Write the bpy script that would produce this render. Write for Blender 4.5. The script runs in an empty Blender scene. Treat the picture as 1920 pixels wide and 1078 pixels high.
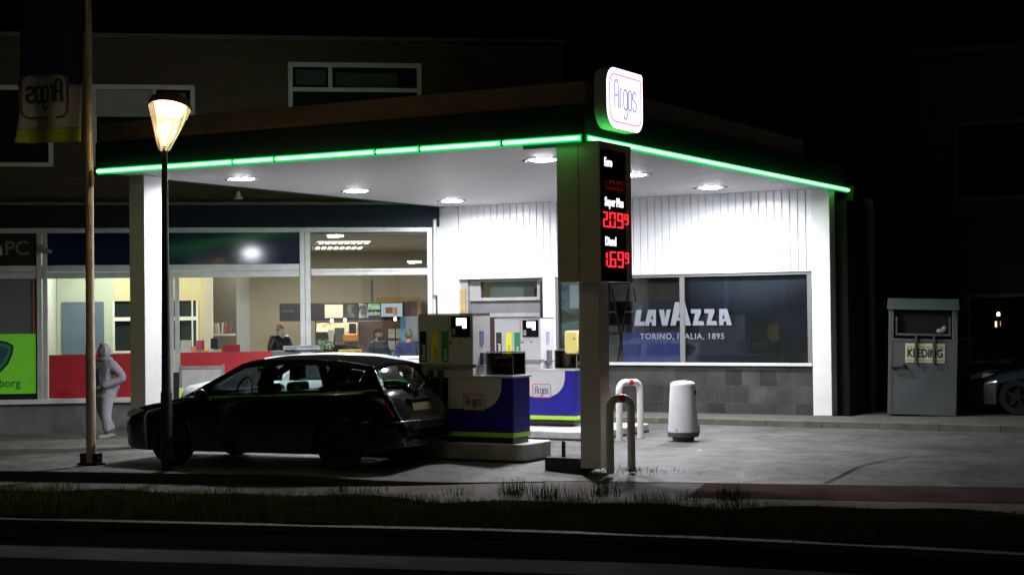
import bpy, bmesh, math, random
from mathutils import Vector, Matrix
R = math.radians
random.seed(7)
SC = bpy.context.scene
COL = SC.collection

# ------------------------------------------------------------------ camera
CAM = Vector((9.2107, -18.5508, 1.9996)); YAW, PITCH, ROLL, F = -0.5063, 0.0162, -0.0112, 3055.8
fw = Vector((math.sin(YAW)*math.cos(PITCH), math.cos(YAW)*math.cos(PITCH), math.sin(PITCH)))
r0 = Vector((math.cos(YAW), -math.sin(YAW), 0)); u0 = r0.cross(fw)
rt = r0*math.cos(ROLL)+u0*math.sin(ROLL); up = -r0*math.sin(ROLL)+u0*math.cos(ROLL)
cd = bpy.data.cameras.new('camera'); co = bpy.data.objects.new('camera', cd); COL.objects.link(co)
m = Matrix((rt, up, -fw)).transposed().to_4x4(); m.translation = CAM
co.matrix_world = m
cd.sensor_width = 36; cd.lens = F/1920*36; cd.clip_start = .1; cd.clip_end = 2000
cd.dof.use_dof = True; cd.dof.focus_distance = 24; cd.dof.aperture_fstop = 3.5
SC.camera = co
# ------------------------------------------------------------------ world (night sky) and faint warm town light
w = bpy.data.worlds.new('World'); SC.world = w; w.use_nodes = True
nt = w.node_tree; bg = nt.nodes['Background']
sky = nt.nodes.new('ShaderNodeTexSky'); sky.sky_type = 'NISHITA'; sky.sun_disc = False
sky.sun_elevation = R(-4); sky.sun_rotation = R(160); sky.air_density = 1.0
nt.links.new(sky.outputs[0], bg.inputs[0]); bg.inputs[1].default_value = 0.007
sl = bpy.data.lights.new('town_glow', 'SUN'); sl.energy = 0.055; sl.angle = R(25); sl.color = (1, .78, .5)
so = bpy.data.objects.new('town_glow', sl); COL.objects.link(so)
so.rotation_euler = Vector((-.35, .85, -.42)).to_track_quat('-Z', 'Y').to_euler()
SC.view_settings.view_transform = 'Standard'; SC.view_settings.look = 'None'
SC.view_settings.exposure = 0; SC.view_settings.gamma = 1
SC.cycles.max_bounces = 8; SC.cycles.transparent_max_bounces = 16
SC.cycles.sample_clamp_indirect = 6
SC.cycles.caustics_reflective = False; SC.cycles.caustics_refractive = False

# ------------------------------------------------------------------ picking points: pixel of the photo -> point on a world plane
def at(px, py, P, n):
    d = fw + rt*(px-960)/F - up*(py-539)/F
    P = Vector(P); n = Vector(n)
    return CAM + d*((P-CAM).dot(n)/d.dot(n))
def gp(px, py, z=0): return at(px, py, (0, 0, z), (0, 0, 1))
F1 = Vector((-8.28, 9.97, 0)); FT = Vector((.7931, .6091, 0)); FN = Vector((.6091, -.7931, 0)); FROT = math.atan2(.6091, .7931)
def fc(px, py, d=0):                 # facade frame: s along the shopfront, d into the shop, z
    P = at(px, py, F1-FN*d, FN)
    return (P-F1).dot(FT), P.z
def fworld(s, d, z=0): return F1+FT*s-FN*d+Vector((0, 0, z))

# ------------------------------------------------------------------ materials
def mat(name, col, rough=.6, metal=0, var=0, vscale=4, bump=0, bscale=40, emit=None, estr=0, spec=.5, coat=0, coords='Object'):
    m = bpy.data.materials.new(name); m.use_nodes = True; n = m.node_tree.nodes; l = m.node_tree.links
    b = n['Principled BSDF']; c = (*col, 1)
    b.inputs['Base Color'].default_value = c; b.inputs['Roughness'].default_value = rough
    b.inputs['Metallic'].default_value = metal; b.inputs['Specular IOR Level'].default_value = spec
    b.inputs['Coat Weight'].default_value = coat; b.inputs['Coat Roughness'].default_value = .03
    if emit: b.inputs['Emission Color'].default_value = (*emit, 1); b.inputs['Emission Strength'].default_value = estr
    if var or bump:
        tc = n.new('ShaderNodeTexCoord')
    if var:
        t = n.new('ShaderNodeTexNoise'); t.inputs['Scale'].default_value = vscale; t.inputs['Detail'].default_value = 6
        l.new(tc.outputs[coords], t.inputs['Vector'])
        r = n.new('ShaderNodeValToRGB'); r.color_ramp.elements[0].position = .3; r.color_ramp.elements[1].position = .7
        r.color_ramp.elements[0].color = (*[x*(1-var) for x in col], 1); r.color_ramp.elements[1].color = (*[min(1, x*(1+var)) for x in col], 1)
        l.new(t.outputs['Fac'], r.inputs[0]); l.new(r.outputs[0], b.inputs['Base Color'])
        mr = n.new('ShaderNodeMapRange'); mr.inputs['To Min'].default_value = max(.02, rough*.8); mr.inputs['To Max'].default_value = min(1, rough*1.2)
        l.new(t.outputs['Fac'], mr.inputs['Value']); l.new(mr.outputs[0], b.inputs['Roughness'])
    if bump:
        t2 = n.new('ShaderNodeTexNoise'); t2.inputs['Scale'].default_value = bscale; t2.inputs['Detail'].default_value = 5
        l.new(tc.outputs[coords], t2.inputs['Vector'])
        bp = n.new('ShaderNodeBump'); bp.inputs['Strength'].default_value = bump; bp.inputs['Distance'].default_value = .02
        l.new(t2.outputs['Fac'], bp.inputs['Height']); l.new(bp.outputs[0], b.inputs['Normal'])
    return m
def emat(name, col, s):
    m = bpy.data.materials.new(name); m.use_nodes = True; n = m.node_tree.nodes; n.clear()
    e = n.new('ShaderNodeEmission'); e.inputs[0].default_value = (*col, 1); e.inputs[1].default_value = s
    o = n.new('ShaderNodeOutputMaterial'); m.node_tree.links.new(e.outputs[0], o.inputs[0]); return m
def glass(name, tint=(1, 1, 1), rough=0.0, ior=1.5, boost=0.0, dirt=0.0):
    m = bpy.data.materials.new(name); m.use_nodes = True; n = m.node_tree.nodes; l = m.node_tree.links; n.clear()
    t = n.new('ShaderNodeBsdfTransparent'); t.inputs[0].default_value = (*tint, 1)
    g = n.new('ShaderNodeBsdfGlossy'); g.inputs['Roughness'].default_value = rough
    fr = n.new('ShaderNodeFresnel'); fr.inputs[0].default_value = ior
    a = n.new('ShaderNodeMath'); a.operation = 'ADD'; a.inputs[1].default_value = boost; l.new(fr.outputs[0], a.inputs[0])
    mx = n.new('ShaderNodeMixShader'); l.new(a.outputs[0], mx.inputs[0]); l.new(t.outputs[0], mx.inputs[1]); l.new(g.outputs[0], mx.inputs[2])
    last = mx
    if dirt:
        df = n.new('ShaderNodeBsdfTranslucent'); df.inputs[0].default_value = (.8, .8, .78, 1)
        m2 = n.new('ShaderNodeMixShader'); m2.inputs[0].default_value = dirt
        l.new(mx.outputs[0], m2.inputs[1]); l.new(df.outputs[0], m2.inputs[2]); last = m2
    o = n.new('ShaderNodeOutputMaterial'); l.new(last.outputs[0], o.inputs[0]); return m
def brickmat(name, c1, c2, cm, sx, sy, mortar=.01, rough=.8, bump=.4, axis=None, offset=.5, rotz=0, var=.3, spec=.2):
    m = bpy.data.materials.new(name); m.use_nodes = True; n = m.node_tree.nodes; l = m.node_tree.links
    b = n['Principled BSDF']; b.inputs['Roughness'].default_value = rough
    tc = n.new('ShaderNodeTexCoord'); mp = n.new('ShaderNodeMapping')
    l.new(tc.outputs['Object'], mp.inputs[0])
    if axis == 'XZ': mp.inputs['Rotation'].default_value = (R(-90), 0, 0)
    elif rotz: mp.inputs['Rotation'].default_value = (0, 0, rotz)
    br = n.new('ShaderNodeTexBrick'); br.offset = offset
    br.inputs['Color1'].default_value = (*c1, 1); br.inputs['Color2'].default_value = (*c2, 1); br.inputs['Mortar'].default_value = (*cm, 1)
    br.inputs['Scale'].default_value = 1; br.inputs['Mortar Size'].default_value = mortar
    br.inputs['Brick Width'].default_value = sx; br.inputs['Row Height'].default_value = sy
    l.new(mp.outputs[0], br.inputs[0])
    ns = n.new('ShaderNodeTexNoise'); ns.inputs['Scale'].default_value = 2.5; ns.inputs['Detail'].default_value = 8
    l.new(tc.outputs['Object'], ns.inputs[0])
    mr = n.new('ShaderNodeMapRange'); mr.inputs['To Min'].default_value = 1-var; mr.inputs['To Max'].default_value = 1+var; l.new(ns.outputs[0], mr.inputs[0])
    mx = n.new('ShaderNodeMix'); mx.data_type = 'RGBA'; mx.blend_type = 'MULTIPLY'; mx.inputs[0].default_value = 1
    l.new(br.outputs[0], mx.inputs[6]); l.new(mr.outputs[0], mx.inputs[7]); l.new(mx.outputs[2], b.inputs['Base Color']); b.inputs['Specular IOR Level'].default_value = spec
    bp = n.new('ShaderNodeBump'); bp.inputs['Strength'].default_value = bump; bp.inputs['Distance'].default_value = .01; bp.invert = True
    l.new(br.outputs['Fac'], bp.inputs['Height']); l.new(bp.outputs[0], b.inputs['Normal'])
    return m

WHITE = mat('white_cladding_paint', (.84, .84, .86), .32, var=.05, vscale=3)
WHITEP = mat('white_column_paint', (.76, .75, .74), .5, var=.06, vscale=2, bump=.1)
SOFF = mat('soffit_panels', (.62, .62, .64), .4)
NAVYF = mat('navy_fascia', (.006, .010, .018), .6, var=.2, spec=.15)
BAND = mat('roof_edge_felt', (.21, .175, .125), .8, var=.2, bump=.2)
COLBOX = mat('column_casing', (.66, .62, .52), .55, var=.08)
BLACK = mat('black_plastic', (.012, .012, .014), .35)
DARK = mat('dark_rubber', (.02, .02, .02), .7, bump=.2)
STEEL = mat('steel', (.45, .45, .45), .35, 1, var=.1)
FRAME = mat('aluminium_frame', (.48, .50, .49), .45, .3, var=.1, vscale=6)
FRAMEW = mat('white_frame', (.62, .62, .62), .45, var=.08)
GREYD = mat('grey_door', (.12, .12, .125), .5, var=.1)
GREYM = mat('grey_door_frame', (.24, .23, .22), .5, var=.1)
TILE = brickmat('slate_wall_tiles', (.030, .030, .028), (.070, .067, .062), (.065, .065, .06), .34, .31, .005, .6, .5, 'XZ', var=.75, offset=.37)
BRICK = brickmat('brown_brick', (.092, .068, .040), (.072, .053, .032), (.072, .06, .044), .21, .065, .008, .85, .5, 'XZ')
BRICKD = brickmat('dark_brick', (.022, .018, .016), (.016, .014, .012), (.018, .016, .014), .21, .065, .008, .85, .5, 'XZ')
BASEW = mat('concrete_base', (.16, .16, .15), .85, var=.25, vscale=3, bump=.4)
GLASS = glass('window_glass', (.95, .97, .96), 0, 1.36, 0)
CARGLASS = glass('car_glass', (.80, .88, .86), 0, 1.5, .03)
DGLASS = mat('dark_window_glass', (.01, .013, .015), .06, spec=.6)
NAVYG = mat('navy_sign_glass', (.008, .012, .035), .11, spec=.42, var=.2, vscale=2)
BLUE = mat('blue_enamel', (.018, .014, .25), .3, var=.06)
LIME = mat('lime_stripe', (.40, .75, .03), .4)
PUMPW = mat('pump_white', (.52, .51, .52), .35, var=.05)
RED = mat('red_paint', (.55, .02, .02), .4, var=.1)
GREENS = mat('green_sticker', (.02, .25, .08), .45)
YELLOWS = mat('yellow_sticker', (.85, .75, .04), .45)
BLACKS = mat('black_sticker', (.02, .02, .025), .4)
PURPLE = mat('violet_print', (.22, .16, .45), .5)
LOGOR = mat('logo_red', (.65, .05, .05), .4)
LOGOB = mat('logo_navy', (.03, .03, .16), .4)
PAPER = mat('paper', (.8, .8, .76), .8)
CONC = mat('island_concrete', (.42, .41, .40), .8, var=.2, vscale=5, bump=.4)
SCREEN = emat('lit_display', (.78, .82, 1), 3.2)
REDLED = emat('red_led', (1, .02, .03), 2.6)
REDDIM = emat('red_led_dim', (1, .02, .02), .10)
WHLED = emat('white_lit_letters', (.95, .95, 1), 1.5)
NEON = emat('green_neon_core', (.125, 1, .16), 7.5)
NEONE = emat('green_neon_housing', (.0, .62, .10), 1.3)
LAMPL = emat('canopy_lamp_lens', (.90, .93, 1), 125)

# ------------------------------------------------------------------ mesh helpers
class MB:
    def __init__(s): s.v = []; s.f = []; s.mi = []; s.m = 0
    def add(s, vs, fs):
        o = len(s.v); s.v += [tuple(v) for v in vs]
        for f in fs: s.f.append([i+o for i in f]); s.mi.append(s.m)
        return s
    def box(s, x0, x1, y0, y1, z0, z1):
        return s.add([(x, y, z) for x in (x0, x1) for y in (y0, y1) for z in (z0, z1)],
                     [(0, 1, 3, 2), (4, 6, 7, 5), (0, 4, 5, 1), (2, 3, 7, 6), (0, 2, 6, 4), (1, 5, 7, 3)])
    def quad(s, a, b, c, d): return s.add([a, b, c, d], [(0, 1, 2, 3)])
    def prism(s, pts, a, b, axis='y'):           # 2D outline extruded along an axis between a and b
        n = len(pts)
        def P(p, t): return {'y': (p[0], t, p[1]), 'x': (t, p[0], p[1]), 'z': (p[0], p[1], t)}[axis]
        vs = [P(p, a) for p in pts]+[P(p, b) for p in pts]
        return s.add(vs, [list(range(n))[::-1], list(range(n, 2*n))]+[(i, (i+1) % n, (i+1) % n+n, i+n) for i in range(n)])
    def tube(s, path, rad, n=10, caps=True):
        path = [Vector(p) for p in path]; k = len(path)
        if not hasattr(rad, '__len__'): rad = [rad]*k
        vs = []; t0 = (path[1]-path[0]).normalized(); a = t0.orthogonal().normalized()
        for i, p in enumerate(path):
            t = ((path[min(i+1, k-1)]-path[max(i-1, 0)])).normalized()
            a = (a-t*a.dot(t)).normalized(); b = t.cross(a)
            for j in range(n):
                q = 2*math.pi*j/n; vs.append(p+(a*math.cos(q)+b*math.sin(q))*rad[i])
        fs = [(i*n+j, i*n+(j+1) % n, (i+1)*n+(j+1) % n, (i+1)*n+j) for i in range(k-1) for j in range(n)]
        if caps: fs += [list(range(n))[::-1], list(range((k-1)*n, k*n))]
        return s.add(vs, fs)
    def lathe(s, prof, n=28, c=(0, 0, 0), cap=True):
        vs = [(c[0]+r*math.cos(2*math.pi*j/n), c[1]+r*math.sin(2*math.pi*j/n), c[2]+z) for r, z in prof for j in range(n)]
        k = len(prof); fs = [(i*n+j, i*n+(j+1) % n, (i+1)*n+(j+1) % n, (i+1)*n+j) for i in range(k-1) for j in range(n)]
        if cap: fs += [list(range(n))[::-1], list(range((k-1)*n, k*n))]
        return s.add(vs, fs)
    def ell(s, c, rx, ry, rz, nu=14, nv=10, fn=None):
        vs = []; fs = []
        for i in range(nv+1):
            ph = math.pi*i/nv
            for j in range(nu):
                th = 2*math.pi*j/nu
                d = Vector((math.sin(ph)*math.cos(th), math.sin(ph)*math.sin(th), math.cos(ph)))
                p = Vector((c[0]+rx*d.x, c[1]+ry*d.y, c[2]+rz*d.z))
                if fn: p = fn(d, p)
                vs.append(p)
        for i in range(nv):
            for j in range(nu): fs.append((i*nu+j, (i+1)*nu+j, (i+1)*nu+(j+1) % nu, i*nu+(j+1) % nu))
        return s.add(vs, fs)
    def xf(s, M): s.v = [tuple(M @ Vector(v)) for v in s.v]; return s
def build(name, mb, ms, parent=None, world=False, smooth=False, bevel=0, kind=None):
    me = bpy.data.meshes.new(name)
    vs = mb.v
    if world and parent:
        mi = parent.matrix_basis.inverted(); vs = [tuple(mi @ Vector(v)) for v in vs]
    me.from_pydata([tuple(v) for v in vs], [], mb.f)
    if not isinstance(ms, (list, tuple)): ms = [ms]
    for q in ms: me.materials.append(q)
    for p, i in zip(me.polygons, mb.mi): p.material_index = min(i, len(ms)-1)
    bm = bmesh.new(); bm.from_mesh(me)
    bmesh.ops.remove_doubles(bm, verts=bm.verts, dist=1e-5)
    bmesh.ops.recalc_face_normals(bm, faces=bm.faces); bm.to_mesh(me); bm.free()
    o = bpy.data.objects.new(name, me); COL.objects.link(o)
    if parent: o.parent = parent
    if bevel:
        bv = o.modifiers.new('bevel', 'BEVEL'); bv.width = bevel; bv.segments = 2; bv.limit_method = 'ANGLE'; bv.angle_limit = R(40)
    if smooth:
        for p in me.polygons: p.use_smooth = True
        me.set_sharp_from_angle(angle=R(38))
    if kind: o['kind'] = kind
    return o
def thing(name, label, cat, loc=(0, 0, 0), rz=0, group=None):
    o = bpy.data.objects.new(name, None); COL.objects.link(o); o.location = loc; o.rotation_euler = (0, 0, rz)
    o.empty_display_size = .2; o['label'] = label; o['category'] = cat
    if group: o['group'] = group
    return o
def tag(o, label, cat, group=None):
    o['label'] = label; o['category'] = cat
    if group: o['group'] = group
    return o
def copy_tree(o, parent=None):
    c = o.copy(); COL.objects.link(c)
    if parent: c.parent = parent
    for ch in [x for x in SC.objects if x.parent == o]: copy_tree(ch, c)
    return c
def rr(x0, x1, z0, z1, rad, n=6, rads=None):     # rounded rectangle outline
    rads = rads or [rad]*4; P = []
    for (cx, cz, a0), r in zip([(x1, z1, 0), (x0, z1, 90), (x0, z0, 180), (x1, z0, 270)], rads):
        sx = -1 if cx == x1 else 1; sz = -1 if cz == z1 else 1
        for i in range(n+1):
            a = R(a0+90*i/n); P.append((cx+sx*r+r*math.cos(a), cz+sz*r+r*math.sin(a)))
    return P
def curve_mesh(lines, rad, name):                # strokes -> mesh data list (verts, faces)
    cu = bpy.data.curves.new(name, 'CURVE'); cu.dimensions = '3D'; cu.bevel_depth = rad; cu.bevel_resolution = 2; cu.use_fill_caps = True
    for pts, cyc in lines:
        sp = cu.splines.new('POLY'); sp.points.add(len(pts)-1)
        for i, p in enumerate(pts): sp.points[i].co = (*p, 1)
        sp.use_cyclic_u = cyc
    o = bpy.data.objects.new(name, cu); COL.objects.link(o)
    dg = bpy.context.evaluated_depsgraph_get(); me = bpy.data.meshes.new_from_object(o.evaluated_get(dg))
    mb = MB(); mb.add([v.co[:] for v in me.vertices], [list(p.vertices) for p in me.polygons])
    bpy.data.objects.remove(o); bpy.data.curves.remove(cu); bpy.data.meshes.remove(me); return mb
def text_mb(s, size, ext=.004, offset=0, sx=1.0, align='CENTER', space=1.0):
    cu = bpy.data.curves.new('t', 'FONT'); cu.body = s; cu.size = size; cu.extrude = ext; cu.offset = offset; cu.align_x = align; cu.space_character = space
    cu.resolution_u = 3
    o = bpy.data.objects.new('t', cu); COL.objects.link(o)
    dg = bpy.context.evaluated_depsgraph_get(); me = bpy.data.meshes.new_from_object(o.evaluated_get(dg))
    mb = MB(); mb.add([(v.co.x*sx, v.co.y, v.co.z) for v in me.vertices], [list(p.vertices) for p in me.polygons])
    bpy.data.objects.remove(o); bpy.data.curves.remove(cu); bpy.data.meshes.remove(me); return mb
MXZ = Matrix(((1, 0, 0, 0), (0, 0, 1, 0), (0, 1, 0, 0), (0, 0, 0, 1)))     # text plane -> x, z (faces -y: negate depth)
def front(mb, x, y, z):   # put flat lettering (x right, y up) on a wall facing -y at (x,y,z)
    return mb.xf(Matrix.Translation((x, y, z)) @ Matrix(((1, 0, 0, 0), (0, 0, -1, 0), (0, 1, 0, 0), (0, 0, 0, 1))))
def side(mb, x, y, z):    # on a wall facing +x, reading towards +y
    return mb.xf(Matrix.Translation((x, y, z)) @ Matrix(((0, 0, 1, 0), (1, 0, 0, 0), (0, 1, 0, 0), (0, 0, 0, 1))))
def arc(cx, cy, rx, ry, a0, a1, n=8): return [(cx+rx*math.cos(R(a0+(a1-a0)*i/n)), cy+ry*math.sin(R(a0+(a1-a0)*i/n)), 0) for i in range(n+1)]
def word_strokes(W, H):    # tall narrow rounded lettering, centred, W wide, cap height H
    u = W/5.35; L = []; xh = .72*H; x = -W/2; a = u*.42
    cx = x+a; L.append(([(cx-a, 0, 0)]+arc(cx, H-a*1.3, a, a*1.3, 180, 0)+[(cx+a, 0, 0)], False)); L.append(([(cx-a, .46*H, 0), (cx+a, .46*H, 0)], False))
    x += u*1.3; L.append(([(x, 0, 0)]+arc(x+a*.8, xh-a*.9, a*.8, a*.9, 180, 80, 5), False))
    x += u*.9+a; L.append((arc(x, xh-a*1.2, a, a*1.2, 0, 180)+arc(x, a*1.2, a, a*1.2, 180, 360), True))
    L.append(([(x+a, a, 0), (x+a, -.16*H, 0)]+arc(x, -.18*H, a, a*1.1, 0, -170), False))
    x += u*1.15; L.append((arc(x, xh-a*1.2, a, a*1.2, 0, 180)+arc(x, a*1.2, a, a*1.2, 180, 360), True))
    x += u*1.15
    L.append((arc(x, xh-a*1.1, a, a*1.1, -10, 180)+[(x-a, xh*.62, 0), (x+a, xh*.42, 0)]+arc(x, a*1.1, a, a*1.1, 0, -170), False))
    return L
def logo(parent, place, w, h, rad, stroke, plate, lmat, bmat, dz=.004, lw=.62, lh=.46, border=.86, mirror=False):
    p = MB().prism(rr(-w/2, w/2, -h/2, h/2, rad), -.004, 0, 'z')
    if plate: build('logo_plate', place(p), plate, parent)
    bo = curve_mesh([([(a, b, dz) for a, b in rr(-w/2*border, w/2*border, -h/2*border, h/2*border, rad*border)], True)], stroke*1.0, 'b')
    build('logo_border', place(bo), bmat, parent)
    le = curve_mesh([([(q[0], q[1]-h*lh*.42, dz) for q in pts], c) for pts, c in word_strokes(w*lw, h*lh)], stroke, 'l')
    if mirror: le.v = [(-v[0], v[1], v[2]) for v in le.v]
    build('logo_letters', place(le), lmat, parent)

# ================================================================== GROUND
UD = Vector((math.cos(R(14.5)), math.sin(R(14.5)), 0)); VD = Vector((-UD.y, UD.x, 0))
def uv(u, v, z=0): return UD*u+VD*v+Vector((0, 0, z))
def sm(t): t = max(0, min(1, t)); return t*t*(3-2*t)
def vb(u): return -.98+(.88)*sm((u+3.0)/3.0)       # road-side edge of the forecourt
def gz(P, v, u):
    q = Vector((P.x, P.y, 0))-F1; d = q.dot(FN); s = q.dot(FT)
    z = -.25*sm((5.6-d)/2.6)*sm((-s-.6)/2.0)
    k = sm((u+3.9)/3.0)                              # dropped kerb towards the right
    z -= .115*k*(1-sm((v-vb(u))/1.4))
    return z
FORE = bpy.data.materials.new('forecourt_asphalt'); FORE.use_nodes = True
n = FORE.node_tree.nodes; l = FORE.node_tree.links; b = n['Principled BSDF']
tc = n.new('ShaderNodeTexCoord')
def noise(scale, detail=8, dist=0):
    t = n.new('ShaderNodeTexNoise'); t.inputs['Scale'].default_value = scale; t.inputs['Detail'].default_value = detail; t.inputs['Distortion'].default_value = dist
    l.new(tc.outputs['Object'], t.inputs['Vector']); return t
def ramp(src, stops):
    r = n.new('ShaderNodeValToRGB'); e = r.color_ramp.elements
    e[0].position, e[0].color = stops[0][0], (*stops[0][1], 1); e[1].position, e[1].color = stops[-1][0], (*stops[-1][1], 1)
    for p, c in stops[1:-1]: x = e.new(p); x.color = (*c, 1)
    l.new(src, r.inputs[0]); return r
def mix(a, bb, fac=1, mode='MULTIPLY'):
    x = n.new('ShaderNodeMix'); x.data_type = 'RGBA'; x.blend_type = mode
    if isinstance(fac, float) or isinstance(fac, int): x.inputs[0].default_value = fac
    else: l.new(fac, x.inputs[0])
    l.new(a, x.inputs[6]); l.new(bb, x.inputs[7]); return x.outputs[2]
g1 = ramp(noise(.7, 6, .6).outputs[0], [(.3, (.057, .055, .051)), (.72, (.140, .134, .125))])
g2 = ramp(noise(60, 3).outputs[0], [(.3, (.75, .75, .75)), (.75, (1.2, 1.2, 1.2))])
g3 = ramp(noise(2.3, 10, 1.5).outputs[0], [(.38, (.55, .54, .53)), (.56, (1.05, 1.05, 1.05))])
vo = n.new('ShaderNodeTexVoronoi'); vo.feature = 'DISTANCE_TO_EDGE'; vo.inputs['Scale'].default_value = .33
dn = noise(1.2, 6); ad = n.new('ShaderNodeVectorMath'); ad.operation = 'MULTIPLY_ADD'; ad.inputs[1].default_value = (1.3, 1.3, 1.3)
l.new(dn.outputs['Color'], ad.inputs[0]); l.new(tc.outputs['Object'], ad.inputs[2]); l.new(ad.outputs[0], vo.inputs['Vector'])
cr = ramp(vo.outputs[0], [(0, (.35, .35, .35)), (.006, (1, 1, 1))])
l.new(mix(mix(mix(g1.outputs[0], g2.outputs[0]), g3.outputs[0]), cr.outputs[0]), b.inputs['Base Color'])
rr_ = n.new('ShaderNodeMapRange'); rr_.inputs['To Min'].default_value = .45; rr_.inputs['To Max'].default_value = .85
l.new(noise(1.6, 5).outputs[0], rr_.inputs[0]); l.new(rr_.outputs[0], b.inputs['Roughness'])
bp = n.new('ShaderNodeBump'); bp.inputs['Strength'].default_value = .5; bp.inputs['Distance'].default_value = .012
l.new(noise(90, 4).outputs[0], bp.inputs['Height']); l.new(bp.outputs[0], b.inputs['Normal'])

def sheet(name, us, va, vz, zf, ms, nv=2):       # strip between two curves in road coordinates
    mb = MB(); vs = []; k = nv+1
    for u in us:
        a, c = va(u), vz(u)
        for j in range(k):
            v = a+(c-a)*j/nv; P = uv(u, v); vs.append((P.x, P.y, zf(P, v, u)))
    fs = [(i*k+j, (i+1)*k+j, (i+1)*k+j+1, i*k+j+1) for i in range(len(us)-1) for j in range(nv)]
    mb.add(vs, fs); o = build(name, mb, ms, smooth=True, kind='structure'); return o
US = [-60, -30]+[-18+.25*i for i in range(137)]+[25, 45]
sheet('forecourt', US, lambda u: vb(u), lambda u: 24, gz, FORE, 110)
o = sheet('ground', [-900, 900], lambda u: -900, lambda u: 900, lambda P, v, u: -.5, mat('far_ground', (.03, .03, .028), .9), 1)
PATHM = mat('red_cycle_path', (.072, .047, .043), .85, spec=0, var=.35, vscale=1.5, bump=.5, bscale=120)
PATHG = mat('grey_path', (.12, .10, .092), .85, spec=.1, var=.3, vscale=1.5, bump=.5, bscale=120)
def vg(u): return -2.25-.32*sm((u+3.5)/3.5)            # far edge of the grass
sheet('cycle_path', US, lambda u: vg(u)-.1, lambda u: vb(u)+.02, lambda P, v, u: -.122, [PATHG], 4)
sheet('cycle_path_red', [u for u in US if u > 1.4], lambda u: -1.7, lambda u: vb(u)-.02+.10*0, lambda P, v, u: -.117, [PATHM], 2)
def vr(u): return -4.85-.05*max(0, u)-(0.02*max(0, u)**2 if u < 8 else 1.28+.3*(u-8)*0)
sheet('grass_verge', US, lambda u: vr(u)+.0, vg, lambda P, v, u: -.10+.03*math.sin(P.x*3)*math.sin(P.y*4), mat('verge_soil', (.012, .014, .006), .95, spec=0, var=.4, bump=.6), 10)
ROADM = mat('road_asphalt', (.022, .0215, .020), .9, spec=0, var=.3, vscale=.8, bump=.6, bscale=110)
sheet('road', US, lambda u: -16, lambda u: vr(u)-.12, lambda P, v, u: -.17, ROADM, 30)
sheet('gutter', US, lambda u: vr(u)-1.25, lambda u: vr(u)-.13, lambda P, v, u: -.165, brickmat('gutter_bricks', (.012, .008, .006), (.010, .007, .0055), (.006, .005, .005), .2, .1, .01, .8, .5, rotz=-R(14.5), spec=0), 2)
sheet('road_band', US, lambda u: -6.98+.0*u, lambda u: -6.28, lambda P, v, u: -.168, mat('pale_road_band', (.15, .153, .15), .9, spec=0, var=.25, vscale=2, bump=.5, bscale=90), 3)  # strip along the road painted in a paler tone than the asphalt
sheet('near_pavement', US, lambda u: -40, lambda u: -15.9, lambda P, v, u: -.12, CONC, 2)
def kerbline(name, us, vf, z0, z1, wd, m):
    mb = MB()
    for i in range(len(us)-1):
        if i % 4 == 3: pass
        a, c = us[i]+.004, us[i+1]-.004
        A, B, C, D = uv(a, vf(a)), uv(c, vf(c)), uv(c, vf(c)+wd), uv(a, vf(a)+wd)
        za = z1(a) if callable(z1) else z1; zc = z1(c) if callable(z1) else z1
        mb.add([(A.x, A.y, z0), (B.x, B.y, z0), (C.x, C.y, z0), (D.x, D.y, z0), (A.x, A.y, za), (B.x, B.y, zc), (C.x, C.y, zc), (D.x, D.y, za)],
               [(0, 1, 5, 4), (1, 2, 6, 5), (2, 3, 7, 6), (3, 0, 4, 7), (4, 5, 6, 7), (3, 2, 1, 0)])
    return build(name, mb, m, kind='structure')
KERBM = mat('kerb_stone', (.06, .056, .05), .85, var=.25, vscale=3, bump=.4)
kerbline('forecourt_kerb', [-30+i for i in range(26)]+[-4+.5*i for i in range(8)], lambda u: vb(u)-.11, -.35, lambda u: .006-.118*sm((u+3.9)/3.0), .125, KERBM)
kerbline('road_kerb', [-30+i for i in range(56)], lambda u: vr(u)-.15, -.4, -.095, .16, KERBM)
# raised strip in front of the shop wall, and the paving right of it
mb = MB()
for i in range(16):
    x0 = -7.7+i*1.0
    mb.box(x0+.005, x0+.995, 8.36, 8.48, -.2, .105)
build('wall_kerb', mb, mat('mossy_kerb', (.12, .125, .09), .9, var=.35, vscale=2.5, bump=.5), kind='structure')
mb = MB().box(-7.7, 20, 8.485, 9.96, -.2, .1).box(.35, 20, 9.965, 13.5, -.2, .1)
build('pavement', mb, brickmat('pavement_slabs', (.11, .11, .095), (.09, .09, .08), (.04, .05, .03), .3, .3, .008, .9, .4), kind='structure')
# brick pavement at the left shopfront
PAV = brickmat('left_paving_bricks', (.22, .19, .17), (.17, .15, .135), (.035, .03, .028), .20, .20, .018, .85, .6, rotz=-FROT)
mb = MB(); ns_, nd_ = 60, 14; vs = []
for i in range(ns_+1):
    for j in range(nd_+1):
        s_ = -20+i*(19.0/ns_); d_ = -.0-j*(5.0/nd_); P = fworld(s_, d_)
        u_ = P.dot(UD); v_ = P.dot(VD); vs.append((P.x, P.y, gz(P, v_, u_)+.006))
mb.add(vs, [(i*(nd_+1)+j, (i+1)*(nd_+1)+j, (i+1)*(nd_+1)+j+1, i*(nd_+1)+j+1) for i in range(ns_) for j in range(nd_)])
build('brick_pavement', mb, PAV, kind='structure')
for px, py, lb in [(45, 840, 'dark round drain cover in the brick pavement nearest the left edge'), (150, 842, 'dark round drain cover in the brick pavement beside the flagpole')]:
    P = gp(px, py, -.2); P.z = gz(P, P.dot(VD), P.dot(UD))+.008
    t = build('drain_cover', MB().lathe([(.001, .012), (.24, .012), (.26, 0)], 20), DARK, smooth=False); t.location = P; tag(t, lb, 'drain cover', 'drain covers in the pavement')
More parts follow.
